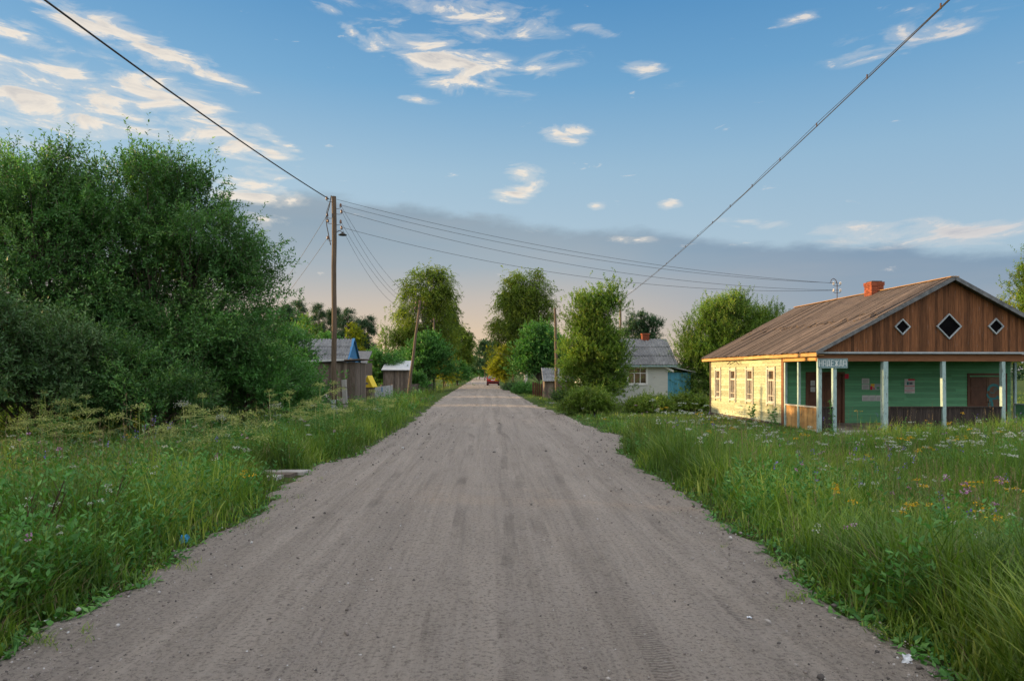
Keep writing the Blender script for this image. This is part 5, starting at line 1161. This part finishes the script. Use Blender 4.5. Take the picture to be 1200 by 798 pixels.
# flower heads: discs or spikes of small petals on thin stems
def heads(n_h, pos, rad, per, size, name, mat, label, dome=.25, spike=0.0):
    q = np.repeat(np.arange(len(pos)), per); a = rg.random(len(q)) * 6.28; rr = rad[q] * np.sqrt(rg.random(len(q)))
    O = pos[q] + np.stack([np.cos(a) * rr, np.sin(a) * rr, -dome * rr * rr / rad[q] + spike * (rg.random(len(q)) - .7) + rg.normal(0, .006, len(q))], -1)
    D = norm(np.stack([np.cos(a), np.sin(a), rg.normal(0, .6, len(q))], -1))
    V, Fc = leaves(rg, O, D, size * rg.uniform(.7, 1.3, len(q)), size * .9, tilt=.9)
    np_obj(name, V, Fc, M[mat], rnd=rg.random(len(q)), kind='stuff', label=label)
stems = []
def flowers(n, y0, y1, sel, hmul, rad, per, size, name, mat, label, dome=.25, spike=0, k=1.2, clus=1):
    x, y, d = scatter(n, y0, y1, k, edge=.3); ok = sel(x, y, d); x, y, d = x[ok], y[ok], d[ok]
    h = hmap(x, y, d) * hmul * rg.uniform(.8, 1.2, len(x)) + .05; g = gz(x, y)
    lx_, ly_ = rg.normal(0, .05, len(x)), rg.normal(0, .05, len(x))
    stems.append((np.stack([x, y, g], -1), np.stack([x + lx_, y + ly_, g + h], -1)))
    top = np.stack([x + lx_, y + ly_, g + h], -1)
    if clus > 1:
        q = np.repeat(np.arange(len(top)), clus); top = top[q] + rg.normal(0, 1, (len(q), 3)) * np.array([.05, .05, .025])
    heads(len(top), top, rg.uniform(.6, 1.2, len(top)) * rad, per, size, name, mat, label, dome, spike)
flowers(820, 10, 27, lambda x, y, d: (x > 0) & (x < 10) & (snoise(x, y, 1.5, 5) > -.15), 1.28, .046, 18, .020, 'yarrow_flowers', 'fl_white', 'white flat umbels in the meadow right of the road', clus=2)
flowers(110, 4.5, 12, lambda x, y, d: snoise(x, y, .7, 8) > .0, 1.15, .024, 16, .014, 'yarrow_flowers', 'fl_white', 'small white flower heads in the near grass', clus=2)
flowers(150, 9, 22, lambda x, y, d: x < 0, 1.0, .05, 20, .02, 'yarrow_flowers', 'fl_white', 'white umbels on the left verge', clus=2)
flowers(240, 6, 26, lambda x, y, d: (x > 0) & (snoise(x, y, .9, 15) > .25), 1.25, .028, 16, .016, 'tansy_flowers', 'fl_yellow', 'yellow button flowers in the right meadow', clus=3)
flowers(50, 6, 15, lambda x, y, d: (x < 0) & (snoise(x, y, .8, 15) > .15), 1.3, .030, 16, .016, 'tansy_flowers', 'fl_yellow', 'yellow button flowers on the left verge', clus=4)
flowers(330, 6, 30, lambda x, y, d: snoise(x, y, 1.0, 21) > .1, 1.22, .015, 8, .020, 'bellflowers', 'fl_violet', 'violet bell flowers through the meadow', spike=.10)
flowers(230, 4, 22, lambda x, y, d: snoise(x, y, .8, 31) > .1, 1.1, .014, 12, .016, 'clover_flowers', 'fl_pink', 'pink clover and knapweed heads in the grass', dome=1.2, clus=2)
A = np.concatenate([s_[0] for s_ in stems]); B = np.concatenate([s_[1] for s_ in stems]); N = len(A)
def stemmesh(A, B, w):
    N = len(A); a = rg.random(N) * 3.14; s_ = np.stack([np.cos(a), np.sin(a), np.zeros(N)], -1) * w; mid = (A + B) / 2 + rg.normal(0, .012, (N, 3))
    V = np.stack([A - s_, A + s_, mid - s_ * .8, mid + s_ * .8, B - s_ * .5, B + s_ * .5], 1).reshape(-1, 3)
    return V, (np.array([(0, 1, 3, 2), (2, 3, 5, 4)])[None] + (np.arange(N) * 6)[:, None, None]).reshape(-1, 4)
V, Fc = stemmesh(A, B, .0018); np_obj('flower_stems', V, Fc, M['weed'], rnd=rg.random(len(Fc)), kind='stuff', label='thin green stems below the wild flowers')

# dry seeding grass: thin stalk with a loose panicle
x, y, d = scatter(2600, 4.5, 34, 1.15, edge=.3); ok = (snoise(x, y, 1.2, 41) > -.1) & ((x > 0) | (y > 7)); x, y, d = x[ok], y[ok], d[ok]
h = hmap(x, y, d) * rg.uniform(1.1, 1.6, len(x)) + .06; g = gz(x, y); A = np.stack([x, y, g], -1); lean = rg.normal(0, .09, (len(x), 2))
B = np.stack([x + lean[:, 0], y + lean[:, 1], g + h], -1); V1, F1 = stemmesh(A, B, .0013)
q = np.repeat(np.arange(len(x)), 12); tt = rg.random(len(q)); O = B[q] + (A[q] - B[q]) * (tt * .22)[:, None]; a = rg.random(len(q)) * 6.28
D = norm(np.stack([np.cos(a) * .5, np.sin(a) * .5, np.ones(len(q))], -1)); V2, F2 = leaves(rg, O, D, rg.uniform(.018, .04, len(q)), .006, tilt=1)
np_obj('seeding_grass', np.concatenate([V1, V2]), np.concatenate([F1, F2 + len(V1)]), M['straw'], rnd=rg.random(len(F1) + len(F2)), kind='stuff', label='thin straw coloured seeding grass above the meadow')

# tall plants one can tell apart
def umbel_plant(label, X, Y, H, n_umb, s, seed, mat='umbel_pale', group='tall fading umbel plants'):
    r_ = np.random.default_rng(seed); g = float(gz(X, Y)); root = empty('umbel_plant', (X, Y, g), 0, label, 'plant', group)
    st = MB(); top = Vector((r_.normal(0, .05), r_.normal(0, .05), H)); st.tube([(0, 0, -.05), top * .5 + Vector((.02, 0, 0)), top], [.011, .008, .004], 5)
    pos = []; rays = []
    for k in range(n_umb):
        f = .45 + .55 * (k + 1) / n_umb if k else 1.0; b = top * (f * .8 if k else .98); a = k * 2.4 + seed
        tip = b + Vector((math.cos(a), math.sin(a), -.3)) * (.14 + .24 * r_.random()) * (0 if k == 0 else 1) * s * 1.6 + Vector((0, 0, .18 + .1 * r_.random())) * (1 if k else .1)
        st.tube([b, b.lerp(tip, .5) + Vector((0, 0, .02)), tip], [.005, .004, .003], 4, cap=False)
        R0 = s * (.10 + .05 * r_.random())
        for j in range(11):
            aa = j * .571; rr = R0 * (.45 + .55 * ((j * 7) % 11) / 11); e = tip + Vector((math.cos(aa) * rr, math.sin(aa) * rr, .05 * s + .02 * r_.random() - rr * .8)); st.tube([tip, e], [.002, .0012], 3, cap=False); pos.append(e)
    st.build('stem', M['umbel_pale'], root)
    P = np.array(pos); q = np.repeat(np.arange(len(P)), 13); a = r_.random(len(q)) * 6.28; rr = .034 * s * np.sqrt(r_.random(len(q)))
    O = P[q] + np.stack([np.cos(a) * rr, np.sin(a) * rr, r_.normal(0, .022 * s, len(q))], -1); V, Fc = leaves(r_, O, norm(np.stack([np.cos(a), np.sin(a), r_.normal(.2, .8, len(q))], -1)), .020 * s, .013 * s, tilt=1.0)
    np_obj('umbels', V, Fc, M[mat], root, rnd=r_.random(len(q)))
    nl = 40; z = r_.random(nl) * H * .75; a = r_.random(nl) * 6.28; O = np.stack([np.zeros(nl), np.zeros(nl), z], -1); D = norm(np.stack([np.cos(a), np.sin(a), r_.uniform(0, .6, nl)], -1))
    V, Fc, r2, TV, TF = sprays(r_, O, D, .12 + .16 * r_.random(nl) * s, 9, .06 * s, .024 * s, .3, .8, .3); np_obj('leaves', V, Fc, M['weed'], root, rnd=r2)
lab_u = ['pale fading umbel plant, {} among the weeds on the left verge']
where = ['at the far left, nearest the picture edge', 'second from the left picture edge', 'third from the left picture edge', 'in front of the bluish bush', 'behind the dead brown stalks', 'left of the yellow flowers', 'just behind the yellow flowers',
         'right of the yellow flowers', 'in the gap under the second willow', 'below the largest willow', 'right of the largest willow', 'near the plank walkway', 'behind the plank walkway', 'below the rounded bush', 'before the tall pole', 'left of the concrete stub', 'right of the concrete stub', 'last before the footbridge']
rs = random.Random(9)
for k in range(40):
    px = rs.uniform(0, 475); Y = rs.uniform(11.5, 16.5) if px < 300 else rs.uniform(14, 26); X = XZ(px, 0, Y)[0]
    if dout(X, Y) < .7 or blocked(np.array([X]), np.array([Y]))[0]: continue
    third = int(px // 95)
    umbel_plant('pale fading umbel plant on the left verge %s' % ['at the picture edge', 'under the second willow', 'under the largest willow', 'near the rounded willow bush', 'by the tall pole'][min(third, 4)], X, Y, rs.uniform(.8, 1.7) * (.8 if Y > 17 else 1), rs.randint(3, 8), rs.uniform(.8, 1.4), 300 + k)
umbel_plant('large white umbel plant standing out against the dark willow shade', XZ(219, 0, 14)[0], 14, 1.45, 2, 1.2, 400, 'fl_white', 'white umbel plants')
umbel_plant('white umbel plant right of the larger one, under the rounded bush', XZ(325, 0, 16)[0], 16, 1.2, 1, 1.2, 401, 'fl_white', 'white umbel plants')
def weed_plant(name, label, px, Y, H, K, mat, seed, stems_=1, leaf=(.10, .03), group=None):
    X = XZ(px, 0, Y)[0]; g = float(gz(X, Y)); r_ = np.random.default_rng(seed); root = empty(name, (X, Y, g), 0, label, 'plant', group)
    st = MB(); O = []; D = []
    for s_ in range(stems_):
        tp = Vector((r_.normal(0, .12), r_.normal(0, .1), H * r_.uniform(.8, 1.05))); bs = Vector((r_.normal(0, .06) if stems_ > 1 else 0, r_.normal(0, .06) if stems_ > 1 else 0, -.05)); st.tube([bs, bs.lerp(tp, .5), tp], [.008, .006, .002], 5)
        for j in range(K): f = (j + 1) / K; p = bs.lerp(tp, f); O.append(p); a = j * 2.4; D.append((math.cos(a), math.sin(a), .35 + f))
    st.build('stem', M['weed'], root); n = len(O); O = np.array(O); D = norm(np.array(D, float)); L = leaf[0] * 1.6 * (1.25 - O[:, 2] / H)
    V, Fc, r2, TV, TF = sprays(r_, O, D, L, 7, leaf[0], leaf[1], .3, .6, .4); np_obj('leaves', V, Fc, M[mat], root, rnd=r2)
weed_plant('willowherb', 'tall single willowherb standing in front of the porch corner post', 980, 16.5, 1.45, 26, 'weed', 501, 1, (.08, .02))
weed_plant('burdock', 'leafy burdock clump growing against the pale side wall of the shop', 908, 24.6, .72, 8, 'weed', 502, 3, (.10, .06))
weed_plant('burdock', 'second burdock clump further along the pale side wall', 880, 26.9, .75, 8, 'weed', 503, 3, (.10, .06))
# dead stalks at the lower left
for k, (px, Y, H, ln) in enumerate(((14, 5.6, .75, .12), (30, 5.5, .85, .25), (45, 5.9, .7, .18), (96, 6.4, .7, .12), (125, 6.6, .7, .10))):
    X = XZ(px, 0, Y)[0]; root = empty('dead_stalk', (X, Y, float(gz(X, Y))), 0, 'dead brown branching stalk in the near left verge, %s' % ['at the picture edge', 'the tallest of them', 'right of the tallest', 'first of the slim pair', 'second of the slim pair'][k], 'plant', 'dead brown stalks')
    mb = MB(); r7 = random.Random(k); tp = Vector((ln, .1, H)); mb.tube([(0, 0, -.05), tp * .5 + Vector((-.02, 0, 0)), tp], [.010, .007, .003], 5)
    for j in range(9): f = .4 + .06 * j; b_ = tp * f; e = b_ + Vector((r7.uniform(-.10, .14), r7.uniform(-.06, .06), r7.uniform(.10, .22))); mb.tube([b_, e], [.003, .0012], 4, cap=False)
    mb.build('stalk', M['dark_stem'], root)

# ------------------------------------------------------------------ sky, sun, camera
SUN_AZ, SUN_EL = R(-76), R(7.6)       # azimuth from the viewing direction (+Y), negative is to the left
world = bpy.data.worlds.new('World'); scene.world = world; world.use_nodes = True
t = NT(world.node_tree)
sky = t.add('ShaderNodeTexSky', sky_type='NISHITA'); sky.sun_disc = False; sky.sun_elevation = SUN_EL; sky.sun_rotation = SUN_AZ; sky.altitude = 150; sky.air_density = 1.0; sky.dust_density = 1.2; sky.ozone_density = 2.2
g = t.add('ShaderNodeTexCoord').outputs['Generated']; sp = t.add('ShaderNodeSeparateXYZ'); t.put(sp.inputs[0], g)
az = t.math('ARCTAN2', sp.outputs[0], sp.outputs[1]); el = t.math('ARCSINE', sp.outputs[2])
azd = t.math('MULTIPLY', az, 57.2958); eld = t.math('MULTIPLY', el, 57.2958)
def S(r, g_, b_): return tuple(((c / 255) / 12.92 if c / 255 < .04045 else ((c / 255 + .055) / 1.055) ** 2.4) for c in (r, g_, b_))
K0 = 10.0 / 1.85   # colours below are as seen; the background strength .10 brings them back
nish = t.mix(1.0, sky.outputs[0], (0.55, 0.70, 0.86), 'MULTIPLY')
tgt_clear = t.ramp(t.mr(eld, 0, 60), [(0, S(206, 208, 206)), (.16, S(200, 216, 224)), (.27, S(176, 206, 224)), (.38, S(128, 180, 218)), (.50, S(88, 152, 204)), (1, S(48, 108, 170))])
# deeper blue to the right, away from the sun
tgt_clear = t.mix(t.mr(azd, -20, 45, 0, .40), tgt_clear, t.ramp(t.mr(eld, 0, 60), [(0, S(150, 170, 190)), (.16, S(120, 172, 208)), (.30, S(84, 158, 210)), (.5, S(42, 124, 190)), (1, S(25, 85, 150))]))
tc = t.vm('SCALE', tgt_clear); tc.node.inputs['Scale'].default_value = K0
clear = t.mix(.82, nish, tc)
def cloudvec(sx, sy, w=0): 
    c = t.add('ShaderNodeCombineXYZ'); t.put(c.inputs[0], t.math('MULTIPLY', azd, sx)); t.put(c.inputs[1], t.math('MULTIPLY', eld, sy)); c.inputs[2].default_value = w; return c.outputs[0]
# the grey bank with a soft upper rim that falls from left to right
rim_n = t.noise(cloudvec(.11, .30), 1.0, 7, .62)
rim = t.math('ADD', t.mr(azd, -14, 38, 14.2, 8.0), t.math('MULTIPLY', t.math('SUBTRACT', rim_n, .5), 3.6))
rim = t.math('MULTIPLY', rim, t.mr(azd, -44, -12, .62, 1.0, True))
bank = t.mr(t.math('SUBTRACT', rim, eld), -.75, .55, 0, 1, True)
bankc = t.ramp(t.mr(eld, 0, 16), [(0, S(242, 200, 148)), (.14, S(232, 202, 164)), (.36, S(202, 190, 178)), (.55, S(160, 175, 186)), (.80, S(136, 160, 178)), (1, S(146, 170, 186))])
bankr = t.ramp(t.mr(eld, 0, 16), [(0, S(176, 172, 168)), (.3, S(140, 160, 178)), (.6, S(112, 146, 176)), (1, S(112, 148, 182))])
bankc = t.mix(t.mr(azd, 0, 34, 0, 1, True), bankc, bankr)
bankc = t.mix(t.mr(t.noise(cloudvec(.05, .3), 1.0, 4, .5), .35, .7, 0, .22), bankc, S(196, 186, 180))
bc = t.vm('SCALE', bankc); bc.node.inputs['Scale'].default_value = K0
col = t.mix(t.math('MULTIPLY', bank, .93), clear, bc)
# cumulus scraps, each a patch of sky where the cloud noise is let through: azimuth, elevation, half sizes, tilt, weight
def dirpx(px, py): x = (px - VPX) / F; z = (HZ - py) / F; return math.degrees(math.atan(x)), math.degrees(math.atan2(z, math.hypot(1, x)))
CL = [(150, 45, 120, 17, -14, 1), (20, 42, 55, 14, -8, .9), (60, 120, 135, 28, -8, 1), (190, 115, 75, 26, -14, .95), (260, 155, 90, 24, -22, .9), (300, 228, 50, 12, -2, 1.0), (230, 130, 60, 16, -18, .9), (100, 95, 70, 16, -6, .85), (320, 180, 40, 10, -10, .8), (310, 258, 30, 7, -4, .8), (520, 72, 90, 26, -14, .95), (560, 20, 90, 20, -6, .7), (640, 78, 45, 12, 12, .6),
      (487, 115, 24, 5, -4, .8), (665, 156, 30, 11, -6, .85), (610, 205, 30, 12, -12, .95), (605, 224, 26, 10, 0, .95), (760, 86, 40, 10, -14, .55), (1050, 52, 80, 18, 0, .6), (1110, 30, 70, 26, 0, .35), (740, 281, 30, 4, -2, .8), (784, 241, 14, 5, 0, .8), (698, 242, 12, 4, 0, .8),
      (1110, 272, 150, 13, -2, 1.0), (1000, 268, 55, 8, -4, .8), (880, 262, 50, 5, -6, .6), (940, 24, 30, 7, 0, .5), (0, 205, 40, 16, 0, .9), (415, 38, 16, 5, -20, .7), (400, 8, 40, 8, 0, .5), (700, 36, 30, 6, -10, .6), (-60, 150, 120, 60, 0, .8)]
dens = None
for (px, py, hw, hh_, tilt_, wt) in CL:
    a0, e0 = dirpx(px, py); a1, _ = dirpx(px + hw, py); _, e1 = dirpx(px, py - hh_); ra, re = abs(a1 - a0) * 1.3, max(abs(e1 - e0), .25) * 1.6
    cxn = t.add('ShaderNodeCombineXYZ'); ct, st_ = math.cos(R(tilt_)), math.sin(R(tilt_))
    da = t.math('SUBTRACT', azd, a0); de = t.math('SUBTRACT', eld, e0)
    t.put(cxn.inputs[0], t.math('DIVIDE', t.math('ADD', t.math('MULTIPLY', da, ct), t.math('MULTIPLY', de, st_)), ra))
    t.put(cxn.inputs[1], t.math('DIVIDE', t.math('SUBTRACT', t.math('MULTIPLY', de, ct), t.math('MULTIPLY', da, st_)), re))
    ln = t.vm('LENGTH', cxn.outputs[0], out=1); mk = t.mr(ln, .15, 1.1, wt, 0)
    dens = mk if dens is None else t.math('MAXIMUM', dens, mk)
# elsewhere (above and behind the viewer) unseen random cloud, brightened to light the ground
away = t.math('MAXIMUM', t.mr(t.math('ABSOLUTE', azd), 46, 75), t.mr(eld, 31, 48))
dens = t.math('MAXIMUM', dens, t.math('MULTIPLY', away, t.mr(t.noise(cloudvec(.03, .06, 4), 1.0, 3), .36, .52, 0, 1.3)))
fb = t.noise(t.vm('ADD', cloudvec(.21, .78), (3.1, 1.7, 0)), 1.0, 9, .62, .5)
fb2 = t.noise(t.vm('ADD', cloudvec(.21, .78), (3.1 + .10, 1.7 - .22, 0)), 1.0, 6, .62, .5)
d = t.math('ADD', dens, t.math('MULTIPLY', t.math('SUBTRACT', fb, .5), 3.4))
alpha = t.mr(d, .50, .95, 0, 1, True); wisp = t.math('MULTIPLY', t.mr(d, .15, .7, 0, .28, True), t.mr(dens, .02, .3))
thick = t.mr(t.math('SUBTRACT', fb2, fb), -.05, .07)
cc = t.mix(t.math('MULTIPLY', t.mr(d, .6, 1.3), t.mr(thick, 0, 1, .35, .95)), S(253, 241, 224), S(178, 180, 186))
cc = t.mix(t.mr(azd, 5, 40, 0, .55), cc, S(186, 192, 206))
cc = t.mix(1.0, cc, t.mr(away, 0, 1, 1.0, 2.75), 'MULTIPLY'); cs_ = t.vm('SCALE', cc); cs_.node.inputs['Scale'].default_value = K0  # clouds out of view are boosted as extra fill light
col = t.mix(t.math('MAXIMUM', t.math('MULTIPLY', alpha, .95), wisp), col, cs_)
# below the horizon: dark land
col = t.mix(t.mr(eld, -1.2, -.2), tuple(K0 * c for c in (.05, .06, .03)), col)
# the glow round the sun, low on the left
sd = (math.sin(SUN_AZ) * math.cos(SUN_EL), math.cos(SUN_AZ) * math.cos(SUN_EL), math.sin(SUN_EL))
dp = t.vm('DOT_PRODUCT', g, sd, out=1); gl = t.math('POWER', t.math('MAXIMUM', dp, 0.0), 18.0)
glc = t.vm('SCALE', t.mix(gl, (0, 0, 0), (1.0, .62, .30))); glc.node.inputs['Scale'].default_value = K0 * 1.1
col = t.vm('ADD', col, glc)
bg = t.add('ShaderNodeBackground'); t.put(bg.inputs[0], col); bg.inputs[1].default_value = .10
o = t.add('ShaderNodeOutputWorld'); t.l.new(bg.outputs[0], o.inputs[0])
world.cycles.sampling_method = 'MANUAL'; world.cycles.sample_map_resolution = 512

sun = bpy.data.lights.new('sun', 'SUN'); sun.energy = 5.0; sun.angle = R(.6); sun.color = (1.0, .65, .30)
so = bpy.data.objects.new('sun', sun); C.objects.link(so)
so.rotation_euler = Vector(sd).to_track_quat('Z', 'Y').to_euler(); so.location = (-30, 10, 20)

cam = bpy.data.cameras.new('camera'); co = bpy.data.objects.new('camera', cam); C.objects.link(co); scene.camera = co
co.location = (0, 0, CAM_H); co.rotation_euler = (R(90), 0, 0)
cam.sensor_width = 36; cam.sensor_fit = 'HORIZONTAL'; cam.lens = F / 1200 * 36
cam.shift_x = (600 - VPX) / 1200; cam.shift_y = (HZ - 399) / 1200
cam.clip_start = .05; cam.clip_end = 5000

scene.render.engine = 'CYCLES'
scene.cycles.use_denoising = True
try: scene.cycles.denoiser = 'OPENIMAGEDENOISE'; scene.cycles.denoising_prefilter = 'ACCURATE'
except Exception: pass
scene.cycles.max_bounces = 6; scene.cycles.diffuse_bounces = 3; scene.cycles.glossy_bounces = 2; scene.cycles.transmission_bounces = 3
scene.cycles.sample_clamp_indirect = 6
scene.view_settings.view_transform = 'Standard'; scene.view_settings.look = 'None'; scene.view_settings.gamma = 1; scene.view_settings.use_curve_mapping = False
scene.view_settings.exposure = math.log2(1.85)
